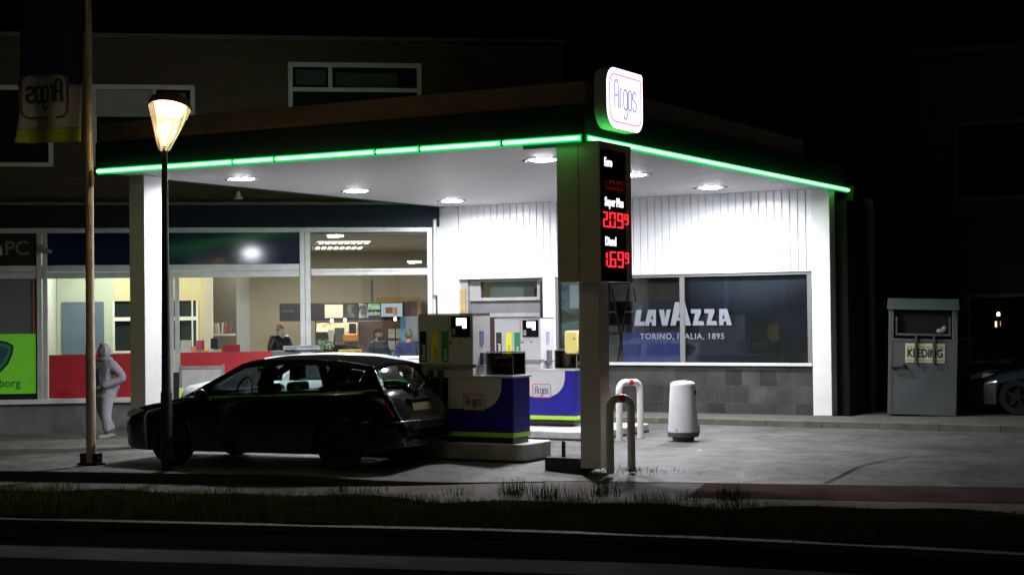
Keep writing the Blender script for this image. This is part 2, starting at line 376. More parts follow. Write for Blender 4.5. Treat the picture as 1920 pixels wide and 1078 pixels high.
# road gully
P = gp(958, 1014, -.2)
t = thing('road_gully', 'cast iron road gully grate at the kerb of the dark road', 'drain', P, R(14.5))
mb = MB().box(-.28, .28, -.2, -.17, 0, .03).box(-.28, .28, .17, .2, 0, .03).box(-.28, -.25, -.17, .17, 0, .03).box(.25, .28, -.17, .17, 0, .03)
build('frame', mb, STEEL, t)
mb = MB()
for i in range(8): mb.box(-.22+i*.058, -.19+i*.058, -.165, .165, .002, .025)
build('grate', mb, DARK, t)

mb = MB(); pts = [gp(x, y, .0) for x, y in [(1545, 889), (1585, 880), (1625, 871), (1660, 864), (1705, 857)]]
for a, c in zip(pts[:-1], pts[1:]):
    d_ = (c-a).normalized(); n_ = Vector((-d_.y, d_.x, 0))*.013
    for k in range(12):
        p_, q_ = a+(c-a)*k/12, a+(c-a)*(k+1)/12; p_.z = gz(p_, p_.dot(VD), p_.dot(UD))+.012; q_.z = gz(q_, q_.dot(VD), q_.dot(UD))+.012
        mb.add([p_-n_, q_-n_, q_+n_, p_+n_], [(0, 1, 2, 3)])
build('asphalt_joint', mb, mat('tar_joint', (.012, .012, .012), .9, spec=0), kind='structure')
# grass: blades along the verge, and taller weed tufts on it
GRM = mat('grass_blades', (.080, .125, .015), .9, spec=0, var=.4, vscale=3)
mb = MB()
def blade(mb, P, h, lean, wd):
    a = random.uniform(0, 6.28); dx, dy = math.cos(a), math.sin(a); b_ = random.uniform(0, 6.28); lx, ly = math.cos(b_)*lean*h, math.sin(b_)*lean*h
    mb.add([(P.x-dx*wd, P.y-dy*wd, P.z), (P.x+dx*wd, P.y+dy*wd, P.z), (P.x+lx*.4+dx*wd*.6, P.y+ly*.4+dy*wd*.6, P.z+h*.6), (P.x+lx*.4-dx*wd*.6, P.y+ly*.4-dy*wd*.6, P.z+h*.6), (P.x+lx, P.y+ly, P.z+h)],
           [(0, 1, 2, 3), (3, 2, 4)])
for i in range(42000):
    u = random.uniform(-13, 9); v = vr(u)+(vg(u)-vr(u))*random.random()**.8
    P = uv(u, v, -.12)
    c = .5+.5*math.sin(P.x*2.1+1)*math.sin(P.y*2.7)+.3*math.sin(P.x*7)
    fade = 1-.6*sm((u-1.5)/3)
    blade(mb, P, (random.uniform(.04, .10)+.05*max(0, c))*fade, random.uniform(.2, .8), random.uniform(.002, .004))
for px, py in [(965, 928), (1025, 935), (1131, 930), (1372, 938), (1090, 938), (1200, 940), (1300, 940), (860, 928), (640, 922), (120, 916), (1240, 938), (700, 925), (430, 920)]:
    P0 = gp(px, py, -.11)
    for k in range(130 if px in (1025, 1131, 1372, 965) else 40):
        P = P0+Vector((random.gauss(0, .10), random.gauss(0, .10), 0)); blade(mb, P, random.uniform(.08, .24 if px in (1131, 1025, 1372, 965) else .16), random.uniform(.1, .5), .004)
build('grass', mb, GRM, kind='stuff')
# weeds growing by the column and hoops
mb = MB()
for i in range(260):
    P = Vector((random.gauss(.45, .35), random.gauss(.35, .18), 0)); P.z = -.02
    blade(mb, P, random.uniform(.02, .07), .6, .004)
build('weeds', mb, GRM, kind='stuff')

# ================================================================== CANOPY
H = 4.2; XL, YB = -8.28, 10.92
can = thing('station_canopy', 'flat petrol station canopy with glowing green edge, white ribbed ceiling and three columns', 'canopy', (-4, 5, 0))
mb = MB()                                   # planks running front to back, with shallow grooves
pw = .11; x = XL+.09
while x < -.1:
    mb.prism([(x+.009, 4.225), (x+.009, 4.215), (x+.018, 4.20), (x+pw-.016, 4.20), (x+pw-.007, 4.215), (x+pw-.007, 4.225)], .1, YB-.1, 'y'); x += pw
build('soffit', mb, SOFF, can, world=True)
build('ceiling_deck', MB().box(XL+.08, -.06, .06, YB-.06, 4.226, 4.3), mat('dark_gap', (.05, .05, .05), .8), can, world=True)
mb = MB().box(XL, 0, 0, .06, 4.19, 4.66).box(-.06, 0, .062, YB, 4.19, 4.66).box(XL, XL+.06, .062, YB, 4.19, 4.66).box(XL, 0, YB+.002, YB+.06, 4.19, 4.66)
build('fascia', mb, NAVYF, can, world=True)
build('roof_deck', MB().box(XL+.062, -.062, .062, YB, 4.5, 4.64), DARK, can, world=True)
mb = MB().box(XL+.03, -.03, .03, 8.6, 4.662, 4.96)
build('roof_band', mb, BAND, can, world=True, bevel=.02)
def neon(parts, fixed, axis):
    for a, c in parts:
        if axis == 'x':
            build('neon_segment', MB().tube([(a+.02, -.035, 4.225), (c-.02, -.035, 4.225)], .024, 10), NEON, can, world=True)
            build('neon_housing', MB().box(a, c, -.012, -.002, 4.178, 4.272), NEONE, can, world=True)
        else:
            build('neon_segment', MB().tube([(.035, a+.02, 4.225), (.035, c-.02, 4.225)], .024, 10), NEON, can, world=True)
            build('neon_housing', MB().box(.002, .012, a, c, 4.178, 4.272), NEONE, can, world=True)
def fx(px): return at(px, 290, (0, 0, 4.2), (0, 1, 0)).x
def sy(px): return at(px, 300, (0, 0, 4.2), (1, 0, 0)).y
xs = [fx(p) for p in (182, 438, 516, 705, 788, 942, 1093)]
neon([(a+.015, c-.015) for a, c in zip(xs[:-1], xs[1:])], 0, 'x')
ys = [sy(p) for p in (1099, 1243, 1365, 1472, 1566, 1588)]
neon([(a+.015, c-.015) for a, c in zip(ys[:-1], ys[1:])], 0, 'y')
for a, c in ((.1, 2.4), (2.43, 4.8), (4.83, 7.2), (7.23, 9.5)):
    build('neon_segment', MB().tube([(XL-.035, a+.02, 4.29), (XL-.035, c-.02, 4.29)], .017, 10), NEON, can, world=True)
    build('neon_housing', MB().box(XL-.012, XL-.002, a, c, 4.245, 4.335), NEONE, can, world=True)
# columns
build('column', MB().box(-.27, .02, .325, .62, 0, 2.395), WHITEP, can, world=True, bevel=.008)
build('column', MB().box(-8.17, -7.87, .61, 1.02, -.05, 4.195), WHITEP, can, world=True, bevel=.008)
build('column', MB().box(-.37, -.02, 9.93, 10.25, .1, 4.195), WHITEP, can, world=True, bevel=.008)
build('column_casing', MB().box(-.43, .185, .05, 1.0, 2.40, 4.185), COLBOX, can, world=True, bevel=.006)
build('soffit_lip', MB().box(-.95, -.44, .12, .42, 4.14, 4.195), SOFF, can, world=True)
build('panel_joint', MB().box(-.125, -.115, .047, .05, 2.42, 4.16), mat('joint', (.3, .3, .26), .6), can, world=True)

# canopy lamps
lamp_pos = [(-7.07, 2.0), (-7.07, 5.2), (-7.07, 8.45), (-1.66, 2.0), (-1.66, 5.1), (-1.66, 8.35)]
lamp_lab = ['round white ceiling lamp nearest the left column of the canopy', 'round white ceiling lamp in the middle of the left row under the canopy',
            'round white ceiling lamp above the left wall pillar, deepest of the left row', 'round white ceiling lamp just left of the price sign casing',
            'round white ceiling lamp seen right beside the black price sign', 'round white ceiling lamp nearest the coffee window, rightmost under the canopy']
proto = None
for (x, y), lb in zip(lamp_pos, lamp_lab):
    if proto is None:
        proto = thing('ceiling_lamp', lb, 'ceiling lamp', (x, y, 4.2), 0, 'round lamps in the canopy ceiling')
        build('lamp_ring', MB().lathe([(.20, 0), (.20, -.010), (.245, -.010), (.25, 0)], 32, cap=False), mat('lamp_ring_white', (.7, .7, .7), .4), proto, smooth=True)
        build('lens', MB().lathe([(.198, -.004), (.198, -.012), (.15, -.024), (.07, -.031), (.001, -.033)], 32, cap=False), LAMPL, proto, smooth=True)
        build('clip', MB().box(-.33, -.27, -.02, .02, -.02, 0), STEEL, proto); build('clip', MB().box(.27, .31, -.02, .02, -.02, 0), STEEL, proto)
        L_ = bpy.data.lights.new('canopy_light', 'AREA'); L_.shape = 'DISK'; L_.size = .36; L_.energy = 200; L_.color = (.93, .95, 1); L_.spread = R(172)
        lo = bpy.data.objects.new('canopy_light', L_); COL.objects.link(lo); lo.parent = proto; lo.location = (0, 0, -.04)
        last = proto
    else:
        last = copy_tree(proto); last.location = (x, y, 4.2); last['label'] = lb

# illuminated brand sign on the fascia
sg = thing('illuminated_sign', 'glowing white rounded brand sign standing off the canopy corner', 'sign', (.2, 1.1, 4.4))
fxp = .21
tl = at(1137, 133, (fxp, 0, 0), (1, 0, 0)); br_ = at(1205, 249, (fxp, 0, 0), (1, 0, 0))
y0, y1 = tl.y, br_.y; zt_ = at(1146, 125, (fxp, 0, 0), (1, 0, 0)).z; zb_ = at(1175, 246, (fxp, 0, 0), (1, 0, 0)).z
cy_, cz_ = (y0+y1)/2, (zt_+zb_)/2; sw, sh = y1-y0, zt_-zb_
mb = MB().prism(rr(y0, y1, zb_, zt_, .2, 8, [.04, .22, .26, .2]), .03, fxp-.004, 'x')
build('sign_body', mb, mat('sign_casing', (.5, .52, .5), .45), sg, world=True, smooth=True)
mb = MB().prism(rr(y0+.005, y1-.005, zb_+.005, zt_-.005, .2, 8, [.04, .22, .26, .2]), fxp-.003, fxp+.006, 'x')
build('light_panel', mb, emat('sign_light_panel', (.93, .90, 1), 2.2), sg, world=True)
S = lambda q: side(q, fxp+.008, cy_, cz_)
bo = curve_mesh([([(a, b_, 0) for a, b_ in rr(-sw/2+.07, sw/2-.07, -sh/2+.09, sh/2-.09, .1, 6, [.03, .14, .16, .12])], True)], .013, 'b')
build('logo_border', side(bo, fxp+.008, cy_, cz_), emat('sign_pink_line', (1, .35, .62), 1.1), sg, world=True)
le = curve_mesh([([(q[0], q[1]-sh*.16, 0) for q in p], c) for p, c in word_strokes(sw*.60, sh*.46)], .013, 'l')
build('logo_letters', side(le, fxp+.008, cy_, cz_), emat('sign_blue_letters', (.42, .40, 1), .9), sg, world=True)
for a_ in (-.3, .22): build('bracket', MB().box(.004, .029, cy_+a_, cy_+a_+.08, 4.45, 4.62), BLACK, sg, world=True)

# price sign
ps = thing('price_sign', 'tall black fuel price sign with red lit digits on the column casing', 'price sign', (.2, .5, 2.4))
xp = .215
pr_ = at(1174, 410, (xp, 0, 0), (1, 0, 0)).y
pb = at(1150, 528, (xp, 0, 0), (1, 0, 0)).z
build('panel', MB().box(.187, xp, .07, pr_, pb, 4.08), mat('gloss_black_panel', (.006, .006, .009), .12), ps, world=True, bevel=.004)
W_ = pr_-.07
def seg7(mb, ch, y, z, w_, h_, t):
    on = {'0': 'abcdef', '1': 'bc', '2': 'abged', '6': 'afgedc', '9': 'abcdfg', '-': 'g'}[ch]
    X0, X1 = xp+.004, xp+.010; nn = 4
    def hbar(zc):
        for i in range(nn+1): q = y+w_*i/nn; mb.box(X0, X1, q-w_/nn*.38, q+w_/nn*.38, zc-t/2, zc+t/2)
    def vbar(yc, za, zc):
        for i in range(nn+1): q = za+(zc-za)*i/nn; mb.box(X0, X1, yc-t*.9, yc+t*.9, q-(zc-za)/nn*.38, q+(zc-za)/nn*.38)
    e = t*1.0
    if 'a' in on: hbar(z+h_)
    if 'd' in on: hbar(z)
    if 'g' in on: hbar(z+h_/2)
    if 'f' in on: vbar(y, z+h_/2+e, z+h_-e)
    if 'b' in on: vbar(y+w_, z+h_/2+e, z+h_-e)
    if 'e' in on: vbar(y, z+e, z+h_/2-e)
    if 'c' in on: vbar(y+w_, z+e, z+h_/2-e)
for word, ty, zrow, digs, ry0, ry1 in [('Euro', 304, None, '100', 325, 358), ('Super Plus', 378, None, '209', 396, 429), ('Diesel', 452, None, '169', 469, 503)]:
    zt = at(1140, ty+5, (xp, 0, 0), (1, 0, 0)).z
    q = text_mb(word, .155, .002, .005, 1, 'LEFT'); x1_ = max(v[0] for v in q.v); tw = {'Euro': .30, 'Super Plus': .72, 'Diesel': .42}[word]*W_/.9
    q.v = [(v[0]/x1_*tw, v[1], v[2]) for v in q.v]
    build('lit_word', side(q, xp+.003, .125, zt-.02), WHLED, ps, world=True)
    za = at(1150, ry1-3, (xp, 0, 0), (1, 0, 0)).z; zb = at(1150, ry0+4, (xp, 0, 0), (1, 0, 0)).z
    build('display_frame', MB().box(xp+.001, xp+.006, pr_-.06, pr_-.045, za-.05, zb+.04), mat('display_rim', (.25, .25, .3), .3), ps, world=True)
    dim = word == 'Euro'; hh = (zb-za)*(.55 if dim else 1); DM = REDDIM if dim else REDLED
    def digit(*a):
        mb = MB(); seg7(mb, *a); build('price_digit', mb, DM, ps, world=True)
    if digs[0] == '1': digit('1', .06, za, .10, hh, .016)
    else: digit('2', .085, za, .09, hh, .016)
    build('decimal_point', MB().box(xp+.004, xp+.010, .205, .23, za-.012, za+.012), DM, ps, world=True)
    digit(digs[1], .27, za, .14, hh, .016); digit(digs[2], .50, za, .14, hh, .016)
    if dim: build('price_digit', MB().box(xp+.004, xp+.01, .72, .82, za+hh*.85, za+hh*.95), DM, ps, world=True)
    else: digit('9', .715, za+hh*.3, .09, hh*.68, .012)

# ================================================================== FUEL ISLANDS AND PUMPS
def island(x0, x1, y0, y1, h, lb):
    t = thing('fuel_island', lb, 'kerb island', ((x0+x1)/2, (y0+y1)/2, 0), 0, 'fuel islands')
    pts = rr(x0, x1, y0, y1, .12, 5); build('island_slab', MB().prism(pts, -.1, h, 'z'), CONC, t, world=True, bevel=.015)
    build('island_base', MB().prism(rr(x0-.015, x1+.015, y0-.015, y1+.015, .13, 5), -.1, .035, 'z'), DARK, t, world=True)
    return t
island(-4.6, -1.27, .62, 1.5, .25, 'pale concrete fuel island behind the black estate car')
island(-5.9, -2.05, 4.30, 6.5, .14, 'low pale concrete fuel island under the far white pump')
t = thing('column_plinth', 'low dark kerbed plinth at the foot of the middle column', 'kerb island', (-.7, .5, 0))
build('plinth_slab', MB().box(at(1021, 870, (0, .36, 0), (0, 1, 0)).x, -.275, .36, .95, -.1, .12), mat('dark_concrete', (.05, .05, .05), .8, var=.2, bump=.3), t, world=True, bevel=.012)
P = at(1057, 858, (0, .5, 0), (0, 1, 0))
t = tag(build('small_post', MB().lathe([(.026, 0), (.026, .19), (.02, .205), (.001, .21)], 14, (P.x, .5, .12)), BLACK, smooth=True), 'short black steel post on the low plinth left of the column', 'post')

def pump(loc, lb, group):
    t = thing('fuel_pump', lb, 'fuel pump', loc, 0, group)
    # base cabinet
    build('cabinet', MB().box(-1.55, 0, .004, .48, .08, .885), BLUE, t, bevel=.01)
    build('plinth', MB().box(-1.53, -.02, .02, .46, 0, .078), BLACK, t)
    build('lime_band', MB().box(-1.555, .004, 0, .484, .082, .145), LIME, t)
    build('counter_top', MB().box(-1.57, .02, -.015, .5, .887, .915), PUMPW, t, bevel=.004)
    # white front plate with a swept corner, on the blue cabinet
    pts = [(-1.02, .885), (-1.02, .46)]+[(-.50+.32*math.sin(R(a)), .78-.32*math.cos(R(a))) for a in range(0, 91, 10)]+[(-.18, .885)]
    build('front_plate', MB().prism(pts, -.006, .003, 'y'), PUMPW, t)
    logo(t, lambda q: front(q, -.61, -.008, .555), .36, .23, .035, .0055, PUMPW, LOGOB, LOGOR, dz=.003, lw=.66, lh=.52, border=.94)
    # hose bay
    build('hose_bay', MB().box(-1.55, -1.03, -.004, .002, .46, .885), BLACK, t)
    # upper unit
    build('upper_unit', MB().box(-1.5, -.62, .0, .48, .917, 1.75), PUMPW, t, bevel=.008)
    build('top_cap', MB().box(-1.505, -.615, -.005, .485, 1.752, 1.765), STEEL, t)
    build('rail', MB().box(-1.51, -.56, -.03, -.006, 1.02, 1.07), mat('rail_grey', (.22, .22, .22), .5), t)
    build('door_line', MB().box(-1.012, -1.004, -.003, .0, 1.08, 1.74), GREYM, t)
    for x0, m_, ln in ((-1.47, BLACKS, 'Diesel'), (-1.28, YELLOWS, 'Super'), (-1.12, GREENS, 'Euro')):
        st = build('fuel_sticker', MB().box(x0, x0+.105, -.005, -.001, 1.10, 1.52), m_, t)
        q = text_mb(ln, .085, .001, .001, 1, 'LEFT'); q.xf(Matrix.Rotation(R(90), 4, 'Z')); build('sticker_word', front(q, x0+.085, -.0065, 1.12), PAPER if m_ != YELLOWS else mat('ochre_print', (.45, .38, .02), .5), t)
    sc = build('display', MB().box(-.96, -.66, -.008, -.001, 1.44, 1.725), mat('display_black', (.008, .008, .012), .15), t)
    build('lit_screen', MB().box(-.875, -.715, -.012, -.0085, 1.60, 1.70).box(-.775, -.715, -.012, -.0085, 1.56, 1.598), SCREEN, sc)
    build('card_slot', MB().box(-.95, -.89, -.011, -.0085, 1.47, 1.56), GREYM, sc)
    build('lock', MB().tube([(-.80, 0, 1.36), (-.80, -.012, 1.36)], .012, 10), BLACK, t)
    build('warning_label', MB().box(-.985, -.955, -.004, -.001, 1.34, 1.38), RED, t)
    build('side_print', MB().box(-.619, -.616, .18, .31, 1.50, 1.522).box(-.619, -.616, .19, .21, 1.32, 1.49).box(-.619, -.616, .235, .255, 1.30, 1.49).box(-.619, -.616, .28, .30, 1.34, 1.49), PURPLE, t)
    build('side_holder', MB().box(-.619, -.57, .20, .31, 1.05, 1.22).box(-.619, -.52, .10, .40, 1.03, 1.05), mat('holder_grey', (.12, .12, .15), .5), t)
    for i in range(3):
        x0 = -1.44+i*.165
        hz = build('nozzle', MB().box(x0-.025, x0+.025, -.10, -.01, .78, .99).tube([(x0, -.06, .80), (x0, -.09, .70), (x0, -.05, .62)], .014, 8), BLACK, t, bevel=.006)
        build('hose', MB().tube([(x0, -.04, .8), (x0+.01, -.07, .55), (x0+.04, -.09, .36), (x0+.08, -.06, .42), (x0+.09, -.02, .6)], .013, 8), DARK, t, smooth=True)
    return t
G = 'fuel pumps under the canopy'
pump((-1.455, .68, .25), 'shaded fuel pump with a blue cabinet right behind the black estate car', G)
P2 = Vector((-2.86, 5.3, .17))
pump(P2, 'brightly lit white fuel pump with a blue cabinet farther back, beside the column', G)
# display cases standing on the counters
def case(loc, lb):
    t = thing('display_case', lb, 'display case', loc, 0, 'clear cases on the pump counters')
    mb = MB(); a, b_, c = .40, .34, .31
    for x_ in (0, a): 
        for y_ in (0, b_): mb.box(x_-.008, x_+.008, y_-.008, y_+.008, 0, c)
    for z_ in (.004, c): mb.box(.009, a-.009, -.008, .008, z_-.004, z_+.008).box(.009, a-.009, b_-.008, b_+.008, z_-.004, z_+.008).box(-.008, .008, .009, b_-.009, z_-.004, z_+.008).box(a-.008, a+.008, .009, b_-.009, z_-.004, z_+.008)
    build('case_frame', mb, STEEL, t)
    g_ = mat('smoked_pane', (.03, .025, .025), .1); 
    CPG = glass('case_pane', (.16, .13, .13), .05, 1.5, .04); build('pane', MB().box(.01, a-.01, -.003, .0, .012, c-.01), CPG, t); build('side_pane', MB().box(a, a+.003, .01, b_-.01, .012, c-.01), CPG, t)
    build('wiper_bucket', MB().box(.04, a-.05, .08, .26, .012, .13), BLACK, t, bevel=.01)
    build('paper_roll', MB().tube([(.06, .17, .2), (.34, .17, .2)], .05, 14), mat('blue_grey_paper', (.35, .27, .25), .8), t)
    return t
case((-1.90, .76, 1.167), 'smoked clear case holding paper and a bucket on the shaded pump')
case((P2.x-.40, P2.y+.08, P2.z+.917), 'clear case holding leaflets on the brightly lit far pump')
# protective hoops
def hoop(p, q, h, lb):
    p, q = Vector(p), Vector(q); d = (q-p); L_ = d.length; d.normalize(); rr0 = .13
    path = [p+Vector((0, 0, -.05)), p+Vector((0, 0, h-rr0-.05))]
    for i in range(1, 9): a = R(90*i/8); path.append(p+d*(rr0-rr0*math.cos(a))+Vector((0, 0, h-.05-rr0+rr0*math.sin(a))))
    for i in range(0, 8): a = R(90*i/8); path.append(q-d*(rr0-rr0*math.sin(a))+Vector((0, 0, h-.05-rr0+rr0*math.cos(a))))
    path += [q+Vector((0, 0, h-rr0-.05)), q+Vector((0, 0, -.05))]
    t = thing('protection_hoop', lb, 'hoop barrier', p, 0, 'white tubular hoops guarding the islands')
    build('tube', MB().tube(path, .052, 16), mat('hoop_white', (.72, .70, .68), .4, var=.1, vscale=6), t, world=True, smooth=True)
    c_ = (p+q)/2+Vector((0, 0, h-.05))
    build('red_band', MB().tube([c_-d*.045, c_+d*.045], .0545, 16), RED, t, world=True, smooth=True)
hoop((.165, .30, 0), (.325, .60, 0), .95, 'white hoop barrier in shade right against the middle column')
hoop((-1.76, 4.66, 0), (-1.60, 5.10, 0), .95, 'brightly lit white hoop barrier with a red band behind the column')
# litter bin
bp_ = Vector((-.77, 4.88, 0))
t = thing('litter_bin', 'round white tapering litter bin on a dark foot', 'litter bin', bp_)
build('foot', MB().lathe([(.17, 0), (.17, .06), (.20, .065), (.245, .075), (.245, .14), (.22, .145)], 36), mat('bin_grey', (.06, .06, .07), .5), t, smooth=True)
build('body', MB().lathe([(.235, .146), (.237, .16), (.198, .82), (.196, .87)], 40), mat('bin_white', (.72, .72, .73), .38, var=.06, vscale=5), t, smooth=True)
build('lid', MB().lathe([(.197, .872), (.19, .895), (.15, .92), (.08, .935), (.001, .94)], 40), mat('bin_lid_white', (.75, .75, .76), .35), t, smooth=True)
build('latch', MB().box(.18, .215, -.03, .03, .72, .79), BLACK, t)
build('lock', MB().box(-.02, .0, -.238, -.228, .17, .195), BLACK, t)
build('pedal', MB().tube([(.22, 0, .2), (.27, -.01, .25), (.265, 0, .13)], .012, 8), BLACK, t)
# yellow dispenser on a post at the far pump
a = at(1063, 620, (0, 5.2, 0), (0, 1, 0)); c = at(1089, 663, (0, 5.2, 0), (0, 1, 0))
t = thing('yellow_box', 'rounded pale yellow box on a post between the far pump and the column', 'dispenser', (c.x, 5.3, .14))
build('cover', MB().prism(rr(a.x, c.x, c.z, a.z, .05, 5), 5.1, 5.4, 'y'), mat('yellow_plastic', (.75, .62, .20), .35, var=.05), t, world=True, bevel=.02, smooth=True)
build('back_plate', MB().box(c.x+.002, c.x+.10, 5.12, 5.38, c.z-.02, a.z), mat('brown_plate', (.06, .04, .03), .5), t, world=True)
build('catch', MB().box(c.x-.08, c.x-.06, 5.09, 5.099, (a.z+c.z)/2+.05, (a.z+c.z)/2+.075), BLACK, t, world=True)
build('post', MB().box(c.x+.02, c.x+.07, 5.22, 5.27, .14, c.z-.021), STEEL, t, world=True)
# litter speck
P = gp(1312, 846, 0); tag(build('paper_scrap', MB().add([(P.x-.03, P.y-.02, .004), (P.x+.03, P.y-.03, .012), (P.x+.03, P.y+.03, .006), (P.x-.02, P.y+.02, .03)], [(0, 1, 2), (0, 2, 3)]), PAPER), 'tiny scrap of white paper lying on the forecourt right of the bin', 'litter')

# ================================================================== COFFEE SHOP WALL (y = 9.97)
Y = 9.97
sh = thing('shop_building', 'white ribbed shop wall under the canopy with door and wide coffee window', 'building', (-4, Y, 0))
mb = MB(); x = -7.82
while x < -.34:
    e = min(x+.148, -.32); mb.prism([(x, Y+.05), (x+.003, Y+.004), (x+.011, Y-.02), (e-.011, Y-.02), (e-.003, Y+.004), (e, Y+.05)], 2.74, 4.2, 'z'); x += .15
build('ribbed_cladding', mb, WHITE, sh, world=True)
build('cladding_trim', MB().box(-7.85, -.38, Y-.026, Y-.0, 2.715, 2.738), FRAMEW, sh, world=True)
build('wall_pillar', MB().box(-8.34, -7.84, Y-.03, Y+.4, -.2, 4.19), WHITEP, sh, world=True, bevel=.008)
build('wall_pillar', MB().box(-5.9, -5.62, Y-.02, Y+.25, .1, 2.712), WHITEP, sh, world=True, bevel=.006)
# tiled plinth wall under the window
build('tiled_wall', MB().box(-5.61, -.38, Y, Y+.2, .0, .985), TILE, sh, world=True)
build('window_sill', MB().box(-5.61, -.375, Y-.06, Y+.1, .99, 1.045), FRAMEW, sh, world=True, bevel=.006)
wf = build('window_frame', MB().box(-5.61, -.39, Y-.0, Y+.06, 2.66, 2.712).box(-.47, -.39, Y-.002, Y+.06, 1.047, 2.658).box(-2.98, -2.885, Y-.002, Y+.06, 1.047, 2.658).box(-5.61, -5.57, Y-.002, Y+.06, 1.047, 2.658)  , mat('coffee_window_frame', (.17, .17, .165), .5), sh, world=True, bevel=.004)
build('pane', MB().box(-5.57, -.47, Y+.03, Y+.036, 1.05, 2.655), glass('coffee_window_glass', (.93, .96, .95), 0, 1.3, 0), sh, world=True)
# window films
def film(name, x0, x1, z0, z1, m_, y_=Y+.10): build(name, MB().box(x0, x1, y_, y_+.006, z0, z1), m_, sh, world=True)
def filmmat(name, stops, scale, det=4, dist=1.0, zsc=1.0, emit=0.0):
    m_ = bpy.data.materials.new(name); m_.use_nodes = True; n_ = m_.node_tree.nodes; l_ = m_.node_tree.links; b_ = n_['Principled BSDF']; b_.inputs['Roughness'].default_value = .6
    tc_ = n_.new('ShaderNodeTexCoord'); mp_ = n_.new('ShaderNodeMapping'); mp_.inputs['Scale'].default_value = (1, 1, zsc)
    t_ = n_.new('ShaderNodeTexNoise'); t_.inputs['Scale'].default_value = scale; t_.inputs['Detail'].default_value = det; t_.inputs['Distortion'].default_value = dist
    l_.new(tc_.outputs['Object'], mp_.inputs[0]); l_.new(mp_.outputs[0], t_.inputs['Vector'])
    r_ = n_.new('ShaderNodeValToRGB'); e_ = r_.color_ramp.elements
    e_[0].position, e_[0].color = stops[0][0], (*stops[0][1], 1); e_[1].position, e_[1].color = stops[-1][0], (*stops[-1][1], 1)
    for p_, c_ in stops[1:-1]: x_ = e_.new(p_); x_.color = (*c_, 1)
    l_.new(t_.outputs[0], r_.inputs[0]); l_.new(r_.outputs[0], b_.inputs['Base Color'])
    if emit: l_.new(r_.outputs[0], b_.inputs['Emission Color']); b_.inputs['Emission Strength'].default_value = emit
    return m_
film('poster', -2.885, -.47, 1.05, 2.655, filmmat('navy_poster', [(.3, (.002, .004, .014)), (.55, (.003, .007, .024)), (.75, (.008, .011, .018))], 1.3, 5, 1.5))
film('poster', -4.22, -2.98, 1.05, 1.62, filmmat('blue_poster', [(.3, (.026, .036, .19)), (.7, (.038, .052, .23))], 1.6, 2, .5))
film('poster', -4.0, -2.98, 1.622, 2.22, filmmat('navy_poster_upper', [(.3, (.008, .010, .026)), (.7, (.014, .014, .030))], 1.6, 2, .5))
film('poster', -5.57, -5.05, 1.30, 2.6, filmmat('landscape_poster', [(.3, (.04, .06, .04)), (.45, (.10, .10, .08)), (.52, (.18, .24, .26)), (.7, (.05, .09, .16))], 1.4, 5, 1.2, 2.0))
film('poster_pale_sky', -5.36, -5.04, 2.10, 2.55, mat('pale_sky_print', (.42, .50, .50), .6, var=.1), Y+.092)
film('paper_notice', -5.54, -5.28, 1.07, 1.28, PAPER, Y+.094)
film('interior_panel', -4.6, -2.98, 2.222, 2.655, mat('brown_blind', (.07, .055, .05), .8, var=.3, vscale=3), Y+.35)
film('interior_panel', -5.05, -4.23, 1.05, 1.75, mat('grey_brown_board', (.09, .085, .075), .8, var=.3, vscale=3), Y+.30)
LET = mat('pale_grey_lettering', (.20, .22, .25), .6)
# big slanted wordmark on the window, letter by letter
def lz(px): return at(px, 600, (0, Y, 0), (0, 1, 0)).x
zb0, zt0, ztA = 1.745, 2.05, 2.19
sl = .06
def letter(polys):
    mb = MB()
    for p in polys: mb.prism(p, Y+.020, Y+.026, 'y')
    return mb
def quadp(x0, x1, zA, zB, k=sl): return [(x0, zA), (x1, zA), (x1+k, zB), (x0+k, zB)]
XA = [lz(p) for p in (1188, 1208, 1236, 1256, 1302, 1328, 1344, 1372)]
h3 = (zt0-zb0)
wm = build('wordmark', letter([
    [(XA[0], zb0), (XA[1]-.01, zb0), (XA[1]-.0, zb0+.08), (XA[0]+.125, zb0+.08), (XA[0]+.165, zt0), (XA[0]+.05, zt0)],
    [(XA[1], zb0), (XA[1]+.09, zb0), (XA[1]+.105, zb0+.07), (XA[1]+.145, zb0+.07), (XA[1]+.15, zb0), (XA[1]+.235, zb0), (XA[1]+.235, zt0), (XA[1]+.075, zt0)],
    [(XA[2]+.05, zb0), (XA[2]+.16, zb0), (XA[2]+.235, zt0), (XA[2]+.145, zt0), (XA[2]+.115, zb0+.12), (XA[2]+.09, zt0), (XA[2]-.01, zt0)],
    [(XA[3]+.0, zb0), (XA[3]+.105, zb0), (XA[3]+.135, zb0+.09), (XA[3]+.30, zb0+.09), (XA[3]+.31, zb0), (XA[3]+.42, zb0), (XA[3]+.30, ztA), (XA[3]+.10, ztA)],
    [(XA[4]-.05, zb0), (XA[4]+.19, zb0), (XA[4]+.17, zb0+.08), (XA[4]+.06, zb0+.08), (XA[4]+.13, zt0-.06), (XA[4]+.12, zt0), (XA[4]-.08, zt0), (XA[4]-.07, zt0-.08), (XA[4]+.01, zt0-.08)],
    [(XA[5]-.05, zb0), (XA[5]+.17, zb0), (XA[5]+.15, zb0+.08), (XA[5]+.05, zb0+.08), (XA[5]+.12, zt0-.06), (XA[5]+.11, zt0), (XA[5]-.09, zt0), (XA[5]-.08, zt0-.08), (XA[5]+.0, zt0-.08)],
    [(XA[6]+.04, zb0), (XA[6]+.12, zb0), (XA[6]+.13, zb0+.07), (XA[6]+.18, zb0+.07), (XA[6]+.185, zb0), (XA[6]+.29, zb0), (XA[6]+.20, zt0), (XA[6]+.04, zt0)],
]), LET, sh, world=True)
tri = MB()
